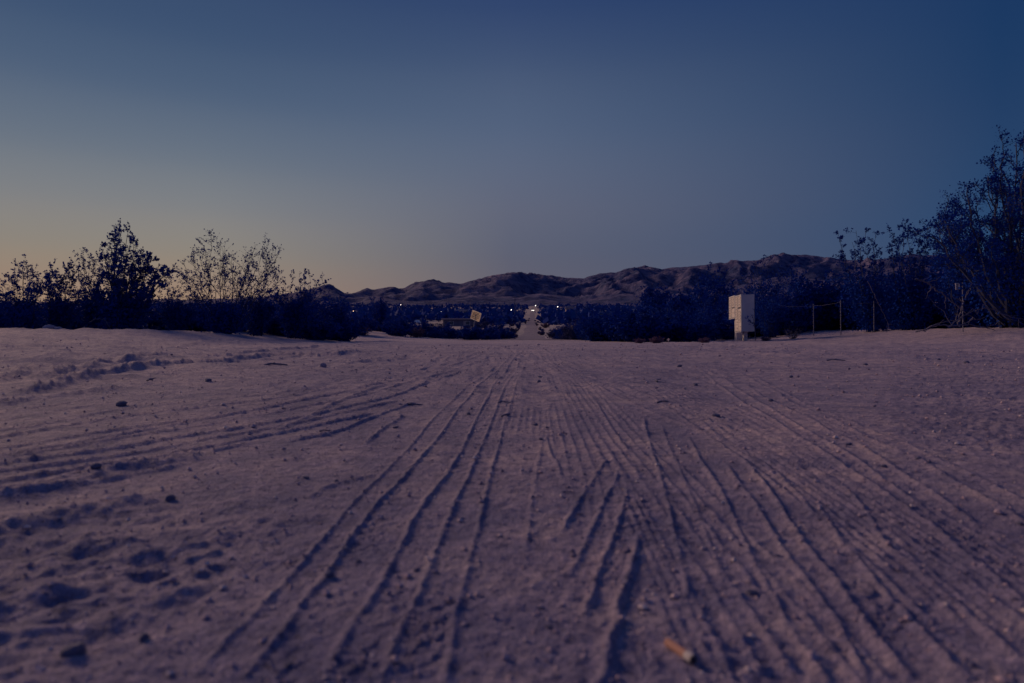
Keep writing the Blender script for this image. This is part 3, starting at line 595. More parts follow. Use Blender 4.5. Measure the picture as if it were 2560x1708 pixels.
for k in range(64):
    if k < 30: px = -70 + k * 32 + rng.uniform(-9, 9); Yd = rng.uniform(20.5, 25); sc_ = rng.uniform(.42, .6); side = 'left'
    else: px = 1490 + (k - 30) * 33 + rng.uniform(-9, 9); Yd = rng.uniform(21, 27) if px > 1850 else rng.uniform(21.5, 26); sc_ = rng.uniform(.5, .75) if px < 1950 else rng.uniform(.75, 1.1); side = 'right'
    if 1730 < px < 1890: Yd = rng.uniform(27, 30)
    if 1890 < px < 2230: Yd = rng.uniform(25.5, 28)
    x = at(px, 800, Yd)[0]
    shrub_thing('low_shrub', PR[k % 4], (x, Yd, gz(x, Yd) - .08), 'low dark shrub filling the foot of the thicket on the %s of the clearing' % side, 'bush', 'low shrubs at the foot of the %s thicket' % side, rng.random() * 6.28, (sc_ * 1.35, sc_ * 1.35, sc_), leaf='leaf')
for k in range(44):
    if k < 28: px = 850 + (k % 14) * 31 + rng.uniform(-8, 8); Yd = rng.uniform(36, 44) + 12 * (k // 14); side = 'left'
    else: px = 1395 + (k % 8) * 22 + rng.uniform(-6, 6); Yd = rng.uniform(32, 40) + 14 * ((k - 28) // 8); side = 'right'
    x = at(px, 800, Yd)[0]; sc_ = rng.uniform(.34, .62)
    if abs(x - .0305 * Yd + .35) < 2.2: continue
    shrub_thing('low_shrub', PR[k % 4], (x, Yd, gz(x, Yd) - .08), 'low dark shrub in the close band of scrub %s of the road mouth' % side, 'bush', 'low shrubs %s of the road mouth' % side, rng.random() * 6.28, (sc_ * 1.35, sc_ * 1.35, sc_), leaf=('leaf', 'leaf_grey', 'leaf')[k % 3])
for k in range(22):
    Yd = 56 * (330 / 56) ** rng.random(); sd_ = 1 if k % 2 else -1; x = .0305 * Yd - .35 + sd_ * rng.uniform(1.35, 2.3); sc_ = rng.uniform(.25, .5)
    shrub_thing('verge_shrub', PR[k % 4], (x, Yd, gz(x, Yd) - .05), 'small shrub growing into the %s verge of the dirt road' % ('right' if sd_ > 0 else 'left'), 'bush', 'small shrubs on the %s road verge' % ('right' if sd_ > 0 else 'left'), rng.random() * 6.28, sc_, leaf=('leaf', 'leaf_grey', 'leaf_dry')[k % 3])
# far scrub on the fan: nobody could count it
rng = np.random.default_rng(6); N = 9000
Yf = 200 * (1900 / 200) ** rng.random(N) ; xf = rng.uniform(-.95, .95, N) * Yf
keep = np.abs(xf - (.0305 * Yf - .35)) > 3 + .006 * Yf; Yf, xf = Yf[keep], xf[keep]; N = len(Yf)
K = 15; sz = rng.uniform(.8, 2.6, N) * (1 + Yf / 1500); zb = base(xf, Yf)
off = rng.normal(size=(N, K, 3)) * np.array([.55, .55, .33]); off[:, :, 2] = np.abs(off[:, :, 2]) + .05
cc = np.stack([xf, Yf, zb], 1)[:, None] + off * sz[:, None, None]
lv, lf = leaves(rng, cc.reshape(-1, 3), rng.normal(size=(N * K, 3)) + np.array([0, 0, .5]), (np.repeat(sz, K) * rng.uniform(.55, 1.1, N * K)))
tag(link('scrub', mesh_np('scrub', lv, lf), M['leaf_far']), 'mass of dark desert scrub covering the far plain', 'scrub', kind='stuff')

# dry rust-coloured tufts along the edge of the clearing
DR = proto(400, .42, .38, 16, r0=.006, nb=6, nt=4, per=6, leaf_s=.03, lo=.1, fill=1190, fill_h=1.0)
TUFT = [(875, 834, 1.2), (905, 836, 1.1), (1040, 843, 1.3), (1092, 844, 1.2), (1172, 846, 1.0), (1222, 847, 1.1), (1235, 845, .9), (1413, 848, .8), (1450, 849, .8), (1642, 858, .5), (1760, 857, .42), (1915, 852, .4), (1600, 858, .4)]
ORD = 'first second third fourth fifth sixth seventh eighth ninth tenth eleventh twelfth thirteenth'.split()
for k, (px, py, s) in enumerate(TUFT):
    x, y = ray(px, py); y = min(y, 60) if py > 840 else min(y, 30); x = at(px, py, y)[0]
    shrub_thing('dry_tuft', DR, (x, y, gz(x, y) - .03), 'rust-coloured dry tuft at the back edge of the clearing, %s from the left' % ORD[[q for q, _ in sorted(enumerate(TUFT), key=lambda e: e[1][0])].index(k)], 'plant', 'dry tufts at the back of the clearing', k * 1.7, s, leaf='leaf_dry')
# bare little shrub right of the mailboxes
rng = np.random.default_rng(77)
x = at(1983, 840, 22)[0]; z = gz(x, 22)
polys = []
for k in range(16):
    a = rng.uniform(0, 6.28); t_ = np.array([math.cos(a) * rng.uniform(.15, .36), math.sin(a) * .3, rng.uniform(.22, .42)])
    mn = curve(rng, np.zeros(3), t_, 6, np.array([0, 0, -.15]), .03); polys.append((mn, np.linspace(.012, .004, 6)))
    for q in range(3):
        e = mn[3 + q % 2] + rng.normal(size=3) * .09 + np.array([0, 0, .06]); polys.append((curve(rng, mn[3 + q % 2], e, 4, np.zeros(3), .05), np.linspace(.006, .002, 4)))
V_, F_ = tubes(polys, 4); tag(link('bare_shrub', mesh_np('bare_shrub', V_, F_), M['post'], None, (x, 22, z - .02)), 'small leafless shrub fanning out right of the mailboxes', 'bush')

# dead limbs lying under the tree on the right
def limb(name, pts, r, label, twigs=5, seed=0):
    rng = np.random.default_rng(seed); P3 = np.array([at(px, py, d) for px, py, d in pts]); o = P3.mean(0)
    u = np.linspace(0, len(P3) - 1, len(P3) * 4); P3s = np.stack([np.interp(u, np.arange(len(P3)), P3[:, i]) for i in range(3)], 1) - o
    P3s += rng.normal(size=P3s.shape) * .012
    polys = [(P3s, np.linspace(r, r * .35, len(P3s)))]
    for k in range(twigs):
        i = rng.integers(2, len(P3s) - 1); d = (P3s[i] - P3s[i - 1]); d = d / np.linalg.norm(d) + rng.normal(size=3) * .6
        polys.append((curve(rng, P3s[i], P3s[i] + d * rng.uniform(.2, .55), 6, rng.normal(size=3) * .1, .04), np.linspace(r * .5, r * .15, 6)))
    V, F = tubes(polys, 5); return tag(link(name, mesh_np(name, V, F, True), M['dead'], None, tuple(o)), label, 'branch', 'dead limbs under the right-hand tree')
limb('dead_branch', [(2290,830,15.6),(2312,825,15.4),(2340,812,15.3),(2380,815,15.2),(2420,812,15.2),(2470,817,15.4),(2500,805,15.8)], .022, 'long crooked dead branch lying on the sand at the right', 6, 1)
limb('dead_branch', [(2290,698,15),(2310,703,15),(2330,715,15),(2345,730,15.1),(2355,733,15.1),(2370,747,15.2),(2400,770,15.4),(2440,800,15.6)], .022, 'pale dead limb arching down left of the small white sign', 5, 2)
limb('dead_branch', [(2395,818,15.2),(2398,790,15.2),(2408,760,15.2),(2414,745,15.3),(2430,720,15.5)], .02, 'upright grey dead limb below the small white sign', 4, 3)
limb('dead_branch', [(2370,820,15),(2395,798,15),(2420,782,15.1),(2455,772,15.2),(2500,768,15.6)], .016, 'thin grey dead limb bending right above the ground', 5, 4)
limb('dead_branch', [(2480,772,15),(2510,785,15),(2540,795,15.1),(2570,800,15.3)], .016, 'thin dead limb at the right edge under the tree', 3, 5)
limb('dead_branch', [(2168,700,19),(2185,735,19),(2200,765,19),(2215,800,19.1),(2225,822,19.2)], .011, 'slanting bare stem behind the last fence post', 4, 6)
limb('dead_branch', [(222,806,18.6),(240,797,18.5),(262,797,18.5),(270,812,18.5),(280,826,18.5)], .014, 'arched dead twig at the foot of the tall pointed bush', 3, 7)

# ------------------------------------------------------------------ mailboxes
rz = R(175.4 - 180)       # local -x is the door side, local +y runs along the row
def mailbox(name, label, s_off, bh, cols, ped_w, ped_d, top_z, ped_x, order):
    W, D = .785, .39
    e1 = np.array([math.cos(rz), math.sin(rz)]); e2 = np.array([-math.sin(rz), math.cos(rz)])
    p0 = np.array([7.206, 21.4]) + e2 * s_off
    gzz = gz(*p0)
    root = tag(empty(name, (p0[0], p0[1], gzz), rz), label, 'mailbox', 'cluster mailboxes at the edge of the clearing')
    zt = top_z; zb = zt - bh
    MB().box(0, D, 0, W, zb, zt - .012, .006).build('body', M['box'], root)
    MB().box(-.022, D + .004, -.006, W + .006, zt - .012, zt + .02, .006).build('cap', M['box'], root)
    MB().box(-.022, .03, -.006, W + .006, zb - .022, zb, .004).build('lower_rail', M['box'], root)
    for y0, y1 in ((-.004, .03), (W - .03, W + .004)): MB().box(-.018, -.001, y0, y1, zb + .001, zt - .013, .003).build('door_frame', M['box'], root)
    MB().box(-.018, -.001, W / 2 - .012, W / 2 + .012, zb + .001, zt - .013, .003).build('door_frame', M['box'], root)
    MB().box(-.0035, -.0008, .004, W - .004, zb + .004, zt - .016).build('door_recess', M['lock'], root)
    MB().box(ped_x, ped_x + ped_d, W / 2 - ped_w / 2, W / 2 + ped_w / 2, -.05, zb - .001, .004).build('pedestal', M['box'], root)
    MB().box(ped_x - .05, ped_x + ped_d + .05, W / 2 - ped_w / 2 - .06, W / 2 + ped_w / 2 + .06, -.06, .012, .003).build('base_plate', M['metal'], root)
    for ci, rows in enumerate(cols):
        y0 = .033 if ci == 0 else W / 2 + .015; y1 = W / 2 - .015 if ci == 0 else W - .033
        tot = sum(h for h, _ in rows); z = zt - .022; k_ = (bh - .03) / tot
        for h, kind in rows:
            hh = h * k_; a, b_ = z - hh + .009, z - .003
            if kind == 'slot':
                MB().box(-.004, .0, y0 + .02, y1 - .02, a, b_).build('mail_slot', M['lock'], root)
            elif kind == 'blank':
                MB().box(-.012, .0, y0, y1, a, b_, .003).build('panel', M['boxdoor'], root)
            else:
                d = MB().box(-.014, .0, y0, y1, a, b_, .004).build('door', M['boxdoor'], root)
                zc = (a + b_) / 2
                MB().tube([(-.0145, y0 + .055, zc - .004), (-.022, y0 + .055, zc - .004)], .019, 10).build('lock', M['lock'], d)
                MB().box(-.0165, -.0142, y1 - .13, y1 - .07, zc - .003, zc + .022).build('number_plate', M['tape'], d)
            z -= hh
    return root
S = (1, 'door')
# the column nearer the viewer is index 0
mailbox('cluster_mailbox', 'tall grey cluster mailbox with two columns of doors, nearer the viewer', 0, 1.14, [[S, S, S, S, (.55, 'slot'), (1.0, 'blank'), S, S, S, S, (3.3, 'door')], [S] * 9 + [(2.2, 'door'), (2.65, 'door')]], .19, .115, 1.46, .137, 0)
mailbox('cluster_mailbox', 'shorter cluster mailbox behind the tall one, with higher underside', .83, .71, [[S, S, S, S, (.35, 'slot'), (3.6, 'door')], [S] * 8], .24, .21, 1.46, .10, 1)

# twiggy sprig growing in front of the mailbox side
rng = np.random.default_rng(31); o = at(1886, 853, 21.15); zg = gz(o[0], 21.15); polys = []
for pts in ([(1889,853),(1888,825),(1884,810),(1874,802),(1867,793)], [(1888,830),(1884,800),(1881,790)], [(1884,806),(1880,809),(1873,805)], [(1888,845),(1886,775),(1885,772)], [(1860,853),(1857,842),(1860,838),(1866,845)]):
    q = np.array([at(px, py, 21.15 - .1 * (i % 2) * .3) for i, (px, py) in enumerate(pts)]) - np.array([o[0], 21.15, zg])
    polys.append((q, np.linspace(.011, .006, len(q))))
V_, F_ = tubes(polys, 5); sp = tag(empty('sprig', (o[0], 21.15, zg)), 'thin dark leafy sprig in front of the side of the tall mailbox', 'plant')
link('stems', mesh_np('stems', V_, F_), M['post'], sp)
ctr = np.vstack([p_[0][2:] for p_ in polys[:4]]); ctr = np.repeat(ctr, 9, 0) + rng.normal(size=(len(ctr) * 9, 3)) * .035
lv, lf = leaves(rng, ctr, rng.normal(size=ctr.shape), rng.uniform(.03, .06, len(ctr))); link('foliage', mesh_np('foliage', lv, lf), M['leaf'], sp)

# ------------------------------------------------------------------ leaning painted sign
m, n, l, b = mat_new('sign_paint'); t = n.new('ShaderNodeTexCoord'); f = noise_node(n, l, t.outputs['Object'], 5, 5, .7)
l.new(ramp(n, l, f, [(.38, (.52, .32, .25)), (.5, (.80, .55, .34)), (.62, (.86, .63, .40))]), b.inputs['Base Color']); b.inputs['Roughness'].default_value = .8; M['sign'] = m
Ys = 42.; pc = at(1190, 790, Ys); gx_ = at(1178, 836, Ys)[0]
sr = tag(empty('leaning_sign', (gx_, Ys, gz(gx_, Ys))), 'tilted hand-painted yellowish sign on a leaning post left of the road', 'sign')
loc = pc - np.array(sr.location)
w_, h_ = .56, .27
pan = MB().box(-w_, w_, -.012, .012, -h_, h_, .004).build('board', M['sign'], sr, tuple(loc)); pan.rotation_euler = (R(-8), R(14), R(-57))
for x0, x1, z0, z1 in ((-w_, w_, h_ - .014, h_ + .006), (-w_, w_, -h_ - .006, -h_ + .012), (-w_ - .006, -w_ + .014, -h_, h_), (w_ - .014, w_ + .006, -h_ + .1, h_)):
    MB().box(x0, x1, -.019, -.0125, z0, z1).build('edge_strip', M['box'], pan)
rng = random.Random(4); M['ink'] = plain('sign_ink', (.06, .03, .08), (.04, .02, .06), 20, .9)
def strokes(zc, hh, xs, th):
    mb = MB(); x = xs[0]
    while x < xs[1] - hh * .3:
        wd = hh * rng.uniform(.45, .8); yy = -.0145
        mb.box(x, x + th, yy, -.0124, zc - hh / 2, zc + hh / 2)
        for q in range(rng.randint(1, 2)):
            zq = zc + rng.choice((-hh / 2, 0, hh / 2 - th)); mb.box(x + th, x + wd, yy, -.0124, zq, zq + th)
        if rng.random() < .6: mb.box(x + wd - th, x + wd, yy - .0005, -.0124, zc - hh / 2, zc + hh / 2)
        x += wd + hh * .3
    mb.build('painted_lettering', M['ink'], pan)
strokes(.205, .04, (-.30, .33), .010); strokes(.115, .09, (-.46, .46), .018); strokes(.015, .06, (-.46, .46), .014)
strokes(-.085, .08, (-.47, .38), .017); strokes(-.19, .08, (-.44, .2), .016)
MB().tube([(0, .05, -.1), (loc[0] * .35, .04, loc[2] * .35), (loc[0] * .62, .035, loc[2] * .62), (loc[0] * .98, .03, loc[2] + .1)], .03, 8).build('post', M['metal'], sr)

# small white sign on a post at the right
Yq = 15.8; q0 = at(2394, 716, Yq); g0 = at(2411, 745, Yq)
wr = tag(empty('small_sign', (g0[0], Yq + .06, gz(g0[0], Yq))), 'small white notice with dark print on a thin post under the tree', 'sign')
lq = np.array([q0[0] - g0[0], -.06, q0[2] - wr.location.z])
bd = MB().box(-.052, .052, -.006, .006, -.075, .075, .004).build('board', M['white'], wr, tuple(lq)); bd.rotation_euler = (0, R(-3), 0)
for k in range(5): MB().box(-.038 + .01 * (k % 2), .03 - .012 * (k % 3), -.0085, -.0062, .045 - k * .026, .058 - k * .026).build('printed_line', M['ink'], bd)
MB().box(-.01, .03, -.0085, -.0062, -.07, -.058).build('printed_line', M['ink'], bd)
MB().tube([(0, .0, -.05), (0, 0, at(2411, 706, Yq)[2] - wr.location.z)], .011, 8).build('post', M['metal'], wr)
MB().tube([tuple(lq + np.array([.05, .012, 0])), (0, .0, lq[2])], .006, 6).build('bracket', M['metal'], wr)

# fence posts and wire
tops = []
for k, (px, yt, Yd, lab) in enumerate([(2034, 760, 22.5, 'thin metal fence post nearest the mailboxes'), (2102, 750, 21.0, 'middle of the three thin metal fence posts'), (2185, 752, 20.3, 'thin metal fence post nearest the right-hand tree')]):
    x = at(px, 800, Yd)[0]; zg = gz(x, Yd); zt = at(px, yt, Yd)[2] - zg
    r = tag(empty('fence_post', (x, Yd, zg)), lab, 'post', 'metal fence posts at the right')
    mb = MB(); mb.box(-.013, .013, -.004, .004, -.1, zt); mb.box(-.004, .004, .0042, .022, -.1, zt); mb.build('shaft', M['metal'], r)
    mb = MB()
    for q in range(int(zt / .075)): mb.box(-.012, .012, -.012, -.0042, .12 + q * .07, .145 + q * .07)
    mb.build('studs', M['metal'], r)
    tops.append(Vector((x, Yd - .02, zg + zt - .06)))
w0 = Vector(at(1950, 765, 23.5)); pts = []
for a, b in ((w0, tops[0]), (tops[0], tops[1]), (tops[1], tops[2]), (tops[2], Vector(at(2400, 735, 19.5)))):
    for t_ in np.linspace(0, 1, 7)[:-1]: p_ = a.lerp(b, t_); p_.z -= .12 * t_ * (1 - t_); pts.append(p_)
mb = MB(); mb.tube(pts, .0022, 5); tag(mb.build('fence_wire', M['metal']), 'single sagging wire strung along the three fence posts', 'wire')

# short dark post beside the road
Yd = 62; x = at(1383, 830, Yd)[0]
pr = tag(empty('marker_post', (x, Yd, gz(x, Yd))), 'short dark marker post standing right of the dirt road', 'post')
MB().tube([(0, 0, -.1), (0, 0, at(1383, 825, Yd)[2] - pr.location.z)], .045, 8).build('shaft', M['post'], pr); 

# ------------------------------------------------------------------ cigarette end
m, n, l, b = mat_new('filter_paper'); t = n.new('ShaderNodeTexCoord'); f = noise_node(n, l, t.outputs['Object'], 900, 2)
l.new(ramp(n, l, f, [(.35, (.34, .17, .15)), (.65, (.46, .23, .19))]), b.inputs['Base Color']); b.inputs['Roughness'].default_value = .8; M['filter'] = m
M['paper'] = plain('cigarette_paper', (.58, .52, .52), (.42, .38, .42), 700, .9); M['ash'] = plain('ash', (.03, .03, .06), (.02, .02, .04), 900, .95)
xa, ya = ray(1668, 1600); xb, yb = ray(1734, 1648); r_ = .0036
za, zb = max(surf(xa + (xb - xa) * t_, ya + (yb - ya) * t_) for t_ in (0, .3, .6, 1)) + r_ * .75, 0; zb = za
A, B = Vector((xa, ya, za)), Vector((xb, yb, zb))
cr = tag(empty('cigarette_end', tuple(A)), 'crushed cigarette end with orange filter and white paper lying on the sand', 'litter')
D_ = B - A
MB().tube([D_ * t_ for t_ in (0, .02, .35, .74)], [r_ * .92, r_, r_, r_], 28).build('filter', M['filter'], cr)
MB().tube([D_ * t_ for t_ in (.742, .8, .9, .985)], [r_ * 1.01, r_ * 1.02, r_ * 1.04, r_ * 1.0], 28).build('paper', M['paper'], cr)
MB().tube([D_ * t_ for t_ in (.96, 1.0, 1.06)], [r_ * .9, r_ * .95, r_ * .5], 12).build('burnt_tip', M['ash'], cr, smooth=True)

# ------------------------------------------------------------------ stones
def stone_mesh(seed, sub=2):
    import bmesh
    bm = bmesh.new(); bmesh.ops.create_icosphere(bm, subdivisions=sub, radius=1); rg = np.random.default_rng(seed)
    pl = rg.normal(size=(7, 3)); pl /= np.linalg.norm(pl, axis=1)[:, None]; pd = rg.uniform(.55, .9, 7)
    for v in bm.verts:
        c_ = np.array(v.co)
        for a, d in zip(pl, pd):
            k = c_ @ a
            if k > d: c_ = c_ - a * (k - d)
        v.co = c_ * np.array([1, .8, .62])
    me = bpy.data.meshes.new('stone'); bm.to_mesh(me); bm.free(); return me
SM = [stone_mesh(k) for k in range(5)]
def stone(px, py, size, label, k, mat='clod', group=None, Yd=None):
    x, y = ray(px, py) if Yd is None else (at(px, py, Yd)[0], Yd)
    z = surf(x, y) if math.hypot(x, y) < 40 else gz(x, y)
    me = SM[k % 5].copy(); me.materials.clear()
    o = link('stone', me, M[mat], None, (x, y, z + size * .25)); o.scale = (size,) * 3; o.rotation_euler = (0, 0, k * 1.9)
    return tag(o, label, 'stone', group)
stone(807, 918, .034, 'fist-sized grey stone alone on the left half of the sand', 1, 'rock')
stone(124, 829, .17, 'rounded boulder at the foot of the far left bushes', 2, 'rock', Yd=17.6)
stone(146, 831, .13, 'flat pale boulder beside the rounded one at far left', 3, 'rock', Yd=17.5)
stone(185, 1625, .011, 'dark clod largest in the churned sand at lower left', 4, 'clod')
stone(1880, 1480, .0065, 'dark clod between the two right-hand ridges near the cigarette end', 0, 'clod')
stone(1434, 1382 + 5, .004, 'pale pebble on the short ridges in the foreground', 2, 'rock')
stone(425, 1240, .010, 'pale-and-dark clod at the edge of the lower left hollow', 1, 'clod')
for k, (px, py, s) in enumerate([(1350,947,.02),(1347,958,.02),(1339,1061,.011),(1367,1068,.008),(1352,1099,.009),(989,1067,.012),(1172,1036,.013),(1268,1039,.011),(1699,922,.028),(1738,962,.022),(1790,1048,.018),(1461,1191,.006),(2347,902,.03),(2416,909,.035),(2295,1156,.009),(2122,1115,.012),(897,1399,.006),(825,1436,.008),(1041,1425,.0045),(721,1656,.006),(1374,1556,.005),(360,1597,.008),(1978,943,.022),(1927,1003,.016),(2163,912,.03),(2455,892,.035),(1332,1250,.005),(240,1180,.014),(305,1015,.03),(520,956,.03),(765,1192,.008),(840,1205,.007),(1245,1100,.006),(2210,1170,.009),(2550,1310,.007)]):
    stone(px, py, s * .72, 'small dark pebble lying loose on the tyre-tracked sand', k, 'clod', 'dark pebbles scattered over the sand')
rng = np.random.default_rng(21)
for k, (px, py, ln) in enumerate([(375,947,.12),(690,915,.16),(1262,1008,.05),(1265,1040,.06),(1030,1012,.07),(1660,1008,.06),(1640,955,.09),(2090,905,.14),(1420,1235,.025),(1560,1230,.03),(820,1076,.05),(1690,1320,.02)]):
    x, y = ray(px, py); a = rng.uniform(-.5, .5) + (1.57 if k % 3 == 0 else 0); d = np.array([math.cos(a), math.sin(a), 0]) * ln
    q = np.array([-d / 2, -d / 5 + [0, 0, ln * .06], d / 5 + [0, ln * .05, ln * .03], d / 2]); polys = [(q, np.linspace(.05, .03, 4) * ln)]
    polys.append((np.array([q[1], q[1] + np.array([d[1], -d[0], 0]) * .25 + d * .2 + [0, 0, ln * .05]]), np.array([.03, .02]) * ln))
    V_, F_ = tubes(polys, 5); tag(link('twig', mesh_np('twig', V_, F_), M['clod'], None, (x, y, surf(x, y) + ln * .03)), 'short dry twig lying on the open sand', 'twig', 'dry twigs on the sand')
# litter of fine gravel
rng = np.random.default_rng(9); N = 12000
rr = .42 * (14 / .42) ** rng.random(N); aa = rng.uniform(R(-44), R(44), N); xs = rr * np.sin(aa); ys = rr * np.cos(aa)
sz = np.clip(rng.lognormal(0, .5, N) * .0011, .0006, .004) * (1 + rr * .55)
ir = np.clip(np.searchsorted(rad, rr), 1, nr - 1); ia = np.clip(np.searchsorted(ang[:1040], aa), 1, 1039); zs = hz.reshape(nr, na)[ir, ia]
ico = np.array([(0,0,1),(.9,0,.2),(.28,.85,.1),(-.72,.53,.15),(-.72,-.53,.1),(.28,-.85,.2),(0,0,-.6)]); icf = np.array([(0,1,2),(0,2,3),(0,3,4),(0,4,5),(0,5,1),(6,2,1),(6,3,2),(6,4,3),(6,5,4),(6,1,5)])
th = rng.random(N) * 6.28; c_, s_ = np.cos(th)[:, None], np.sin(th)[:, None]
sc3 = rng.uniform(.6, 1.2, (N, 1, 3)) * np.array([1, 1, .75])
bx = ico[None] * sc3 * sz[:, None, None]
vx = np.stack([bx[..., 0] * c_ - bx[..., 1] * s_ + xs[:, None], bx[..., 0] * s_ + bx[..., 1] * c_ + ys[:, None], bx[..., 2] + (zs + sz * .2)[:, None]], -1)
gm, n, l, b = mat_new('gravel'); g = n.new('ShaderNodeNewGeometry'); f = noise_node(n, l, g.outputs['Position'], 35, 2)
l.new(ramp(n, l, f, [(.32, (.12, .11, .22)), (.5, (.48, .34, .42)), (.68, (.75, .62, .64))]), b.inputs['Base Color']); b.inputs['Roughness'].default_value = .9
tag(link('gravel', mesh_np('gravel', vx.reshape(-1, 3), (icf[None] + np.arange(N)[:, None, None] * 7).reshape(-1, 3)), gm), 'fine gravel strewn over the sand', 'gravel', kind='stuff')

# ------------------------------------------------------------------ far houses, poles and lamps
M['wall1'] = plain('pale_stucco', (.55, .48, .56), (.45, .40, .50), .8, .9); M['wall2'] = plain('tan_stucco', (.42, .30, .34), (.32, .24, .30), .8, .9)
M['roof1'] = plain('pale_roof', (.62, .58, .68), (.5, .48, .6), .6, .8); M['roof2'] = plain('dark_roof', (.12, .11, .2), (.09, .08, .16), .6, .8)
M['glass'] = plain('dark_pane', (.03, .04, .1), (.02, .03, .08), 2, .2)
def emit(name, c, s):
    m, n, l, b = mat_new(name); b.inputs['Emission Color'].default_value = c + (1,); b.inputs['Emission Strength'].default_value = s; b.inputs['Base Color'].default_value = c + (1,); return m
M['lit'] = emit('lit_window', (1, .72, .22), 2.0); M['lampw'] = emit('lamp_white', (1, .86, .78), 4); M['lampo'] = emit('lamp_orange', (1, .62, .38), 4.5); M['lampg'] = emit('lamp_green', (.85, 1, .55), 9); M['head'] = emit('headlight', (1, .9, .82), 3)
def house(px, py_roof, Yd, w, d, h, label, wall='wall1', roof='roof1', gable=False, lit=(), nwin=3, rz=0):
    """py_roof: photograph row of the eaves; the house stands on the ground below"""
    x = at(px, py_roof, Yd)[0]; ez = at(px, py_roof, Yd)[2]; zg = ez - h
    r = tag(empty('house', (x, Yd, zg), rz), label, 'house', 'houses scattered over the far plain')
    gd = gz(x, Yd) - zg
    MB().box(-w / 2, w / 2, -d / 2, d / 2, min(-1.0, gd - 1), h).build('wall', M[wall], r)
    ov = .5
    if gable: 
        mb = MB(); mb.add([(-w / 2 - ov, -d / 2 - ov, h), (w / 2 + ov, -d / 2 - ov, h), (w / 2 + ov, d / 2 + ov, h), (-w / 2 - ov, d / 2 + ov, h), (-w / 2 - ov, 0, h + 1.6), (w / 2 + ov, 0, h + 1.6)], [(0, 1, 5, 4), (2, 3, 4, 5), (0, 4, 3), (1, 2, 5), (3, 2, 1, 0)]); mb.build('roof', M[roof], r)
    else: MB().box(-w / 2 - ov, w / 2 + ov, -d / 2 - ov, d / 2 + ov, h, h + .35).build('roof', M[roof], r)
    for k in range(nwin):
        xc = -w / 2 + w * (k + .5) / nwin
        f_ = MB().box(xc - .65, xc + .65, -d / 2 - .05, -d / 2 - .002, h * .38, h * .80).build('window', M['box'], r)
        MB().box(xc - .55, xc + .55, -d / 2 - .07, -d / 2 - .052, h * .42, h * .77).build('pane', M['lit'] if k in lit else M['glass'], f_)
    MB().box(w * .12, w * .12 + .95, -d / 2 - .04, -d / 2 - .002, 0.0, 2.05 if h > 2.3 else h * .85).build('door', M['wall2'], r)
    return r
house(1152, 777, 420, 8, 6, 3, 'flat-roofed house with a bright roof edge behind the leaning sign', 'wall2', 'roof1')
house(1150, 800, 190, 9, 4, 2.4, 'long low shed roof just left of the leaning sign', 'roof2', 'wall2', nwin=2)
house(1494, 777.5, 400, 6.5, 5, 2.8, 'small house right of the road with one lit yellow window', 'wall2', 'roof1', lit=(0,), nwin=3)
house(1521, 788, 260, 7.5, 5, 2.4, 'low pale house right of the road below the lit window', 'wall1', 'roof2', nwin=2)
house(1425, 772, 480, 6, 5, 3, 'dim reddish house right of the road beyond the scrub', 'wall2', 'roof2', True)
house(887, 785, 420, 6, 5, 2.6, 'small house under the leftmost orange lamp', 'wall1', 'roof1', True)
house(907, 790, 360, 7, 5, 2.6, 'pale low house between the two orange lamps', 'wall2', 'roof1')
house(932, 786, 400, 8, 5, 3, 'tan house under the second orange lamp', 'wall2', 'roof2', True)
house(951, 789, 380, 5.5, 5, 3, 'narrow tan house right of the two orange lamps', 'wall2', 'roof1', nwin=2)
house(1582, 775, 380, 5, 4, 3, 'tiny pale house left of the small dark tree', 'wall1', 'roof1', nwin=2)
house(700, 800, 240, 7, 5, 2.5, 'pale house half hidden behind the left bushes', 'wall1', 'roof1', True)
house(1305, 800, 230, 5, 4, 2.3, 'low shack at the left road edge far up the road', 'wall2', 'roof2', nwin=1) if False else None
# pale tarpaulin tent
tr_ = at(1043, 806, 120); zt_ = gz(tr_[0], 120)
tp = MB(); tp.add([(-.65, -.6, 0), (.65, -.6, 0), (.65, .6, 0), (-.65, .6, 0), (-.4, 0, .5), (.35, 0, .55)], [(0, 1, 5, 4), (2, 3, 4, 5), (0, 4, 3), (1, 2, 5), (3, 2, 1, 0)])
o = tp.build('tarpaulin', M['roof1'], None, (tr_[0], 120, tr_[2] - .1)); tag(o, 'pale grey peaked tarpaulin showing above the scrub left of the sign', 'tarpaulin')
def pole(px, ytop, Yd, label, arm=True, r=.14, mat='post'):
    x, _, zt = at(px, ytop, Yd); zg = gz(x, Yd)
    p_ = tag(empty('utility_pole', (x, Yd, zg)), label, 'pole', 'utility poles on the far plain')
    MB().tube([(0, 0, -.5), (0, 0, zt - zg)], [r, r * .8], 8).build('shaft', M[mat], p_)
    if arm:
        MB().box(-1.2, 1.2, -.08, .08, zt - zg - .75, zt - zg - .55).build('crossarm', M[mat], p_)
        for q in (-1.0, 0.35, 1.0): MB().tube([(q, 0, zt - zg - .55), (q, 0, zt - zg - .3)], .07, 6).build('insulator', M['metal'], p_)
    return p_
pole(1005, 757, 380, 'utility pole with a crossarm above the roofs on the left')
pole(1287, 741, 330, 'tall dark utility pole left of the dirt road', r=.12)
pole(1303, 760, 300, 'pale pole close to the left side of the dirt road', False, .09, 'metal')
pole(1176, 760, 350, 'dark pole rising behind the leaning sign', False, .14)
pole(1440, 764, 350, 'dim pole above the scrub right of the dirt road', False, .10)
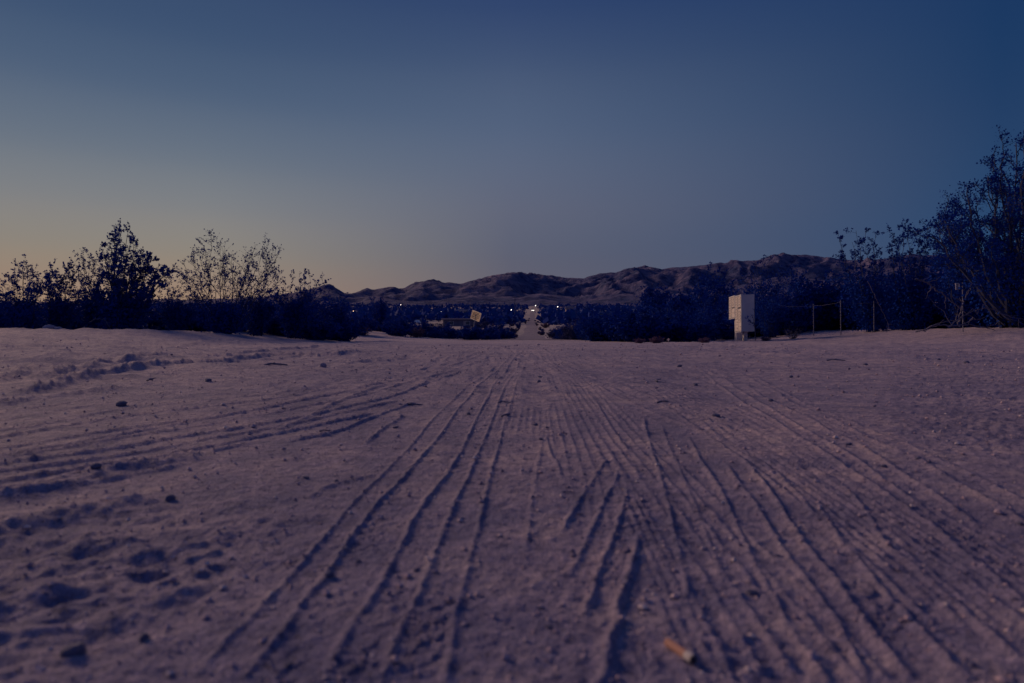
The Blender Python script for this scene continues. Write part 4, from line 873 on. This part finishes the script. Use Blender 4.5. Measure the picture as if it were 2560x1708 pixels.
def lamp(px, py, Yd, mat, label, size=.34):
    x, _, z = at(px, py, Yd); zg = min(gz(x, Yd), z - 1)
    r = tag(empty('street_lamp', (x, Yd, zg)), label, 'lamp', 'lit lamps on the far plain')
    MB().tube([(0, .15, -.3), (0, .15, z - zg + .1), (0, 0, z - zg + .25)], .05, 6).build('post', M['post'], r)
    MB().tube([(0, 0, z - zg + size * .8), (0, 0, z - zg + size * .3), (0, 0, z - zg - size * .5), (0, 0, z - zg - size * .8)], [size * .4, size, size, size * .4], 10).build('globe', M[mat], r)
for px, py, Yd, mt, sz_, lab in [(883, 779, 430, 'lampo', .55, 'leftmost of the two bright orange lamps over the roofs'), (927, 780.5, 430, 'lampo', .5, 'right-hand one of the two bright orange lamps'), (982, 784, 400, 'lampw', .36, 'small white lamp on the plain right of the orange pair'),
        (844, 794, 330, 'lampg', .42, 'greenish lamp low on the left plain'), (745, 797.5, 300, 'lampw', .34, 'white lamp glinting through the left bushes'), (1018, 785, 400, 'lampo', .34, 'upper of two faint orange lamps left of the sign'), (1015, 797.5, 330, 'lampo', .30, 'lower of two faint orange lamps left of the sign'),
        (1103, 779, 430, 'lampw', .25, 'faint white lamp between the orange lamps and the sign'), (1278, 775, 450, 'lampw', .34, 'white lamp just left of the dirt road'), (1339, 764.5, 700, 'lampw', .55, 'white lamp above the far end of the road'), (1394, 767, 500, 'lampw', .36, 'white lamp right of the far end of the road'), (1002, 762, 420, 'lampw', .22, 'dim lamp beside the crossarm pole')]:
    lamp(px, py, Yd, mt, lab, sz_ * .85)
# car coming down the road with its headlights on
Yc = 560; cx_ = at(1332, 776, Yc); cr_ = tag(empty('car', (cx_[0], Yc, gz(cx_[0], Yc) + .1)), 'distant car with bright headlights coming down the dirt road', 'car')
M['carpaint'] = plain('car_paint', (.10, .10, .2), (.08, .08, .17), 3, .4)
MB().box(-.9, .9, -2.1, 2.1, .35, .95, .12).build('body', M['carpaint'], cr_); MB().box(-.75, .75, -.8, 1.5, .951, 1.5, .15).build('cabin', M['glass'], cr_)
for sx in (-.78, .78):
    for sy in (-1.35, 1.35): MB().tube([(sx - .11, sy, .33), (sx + .11, sy, .33)], .33, 12).build('wheel', M['ash'], cr_)
for sx in (-.62, .62): MB().tube([(sx, -2.2, .72), (sx, -2.101, .72)], [.36, .3], 12).build('headlight', M['head'], cr_)
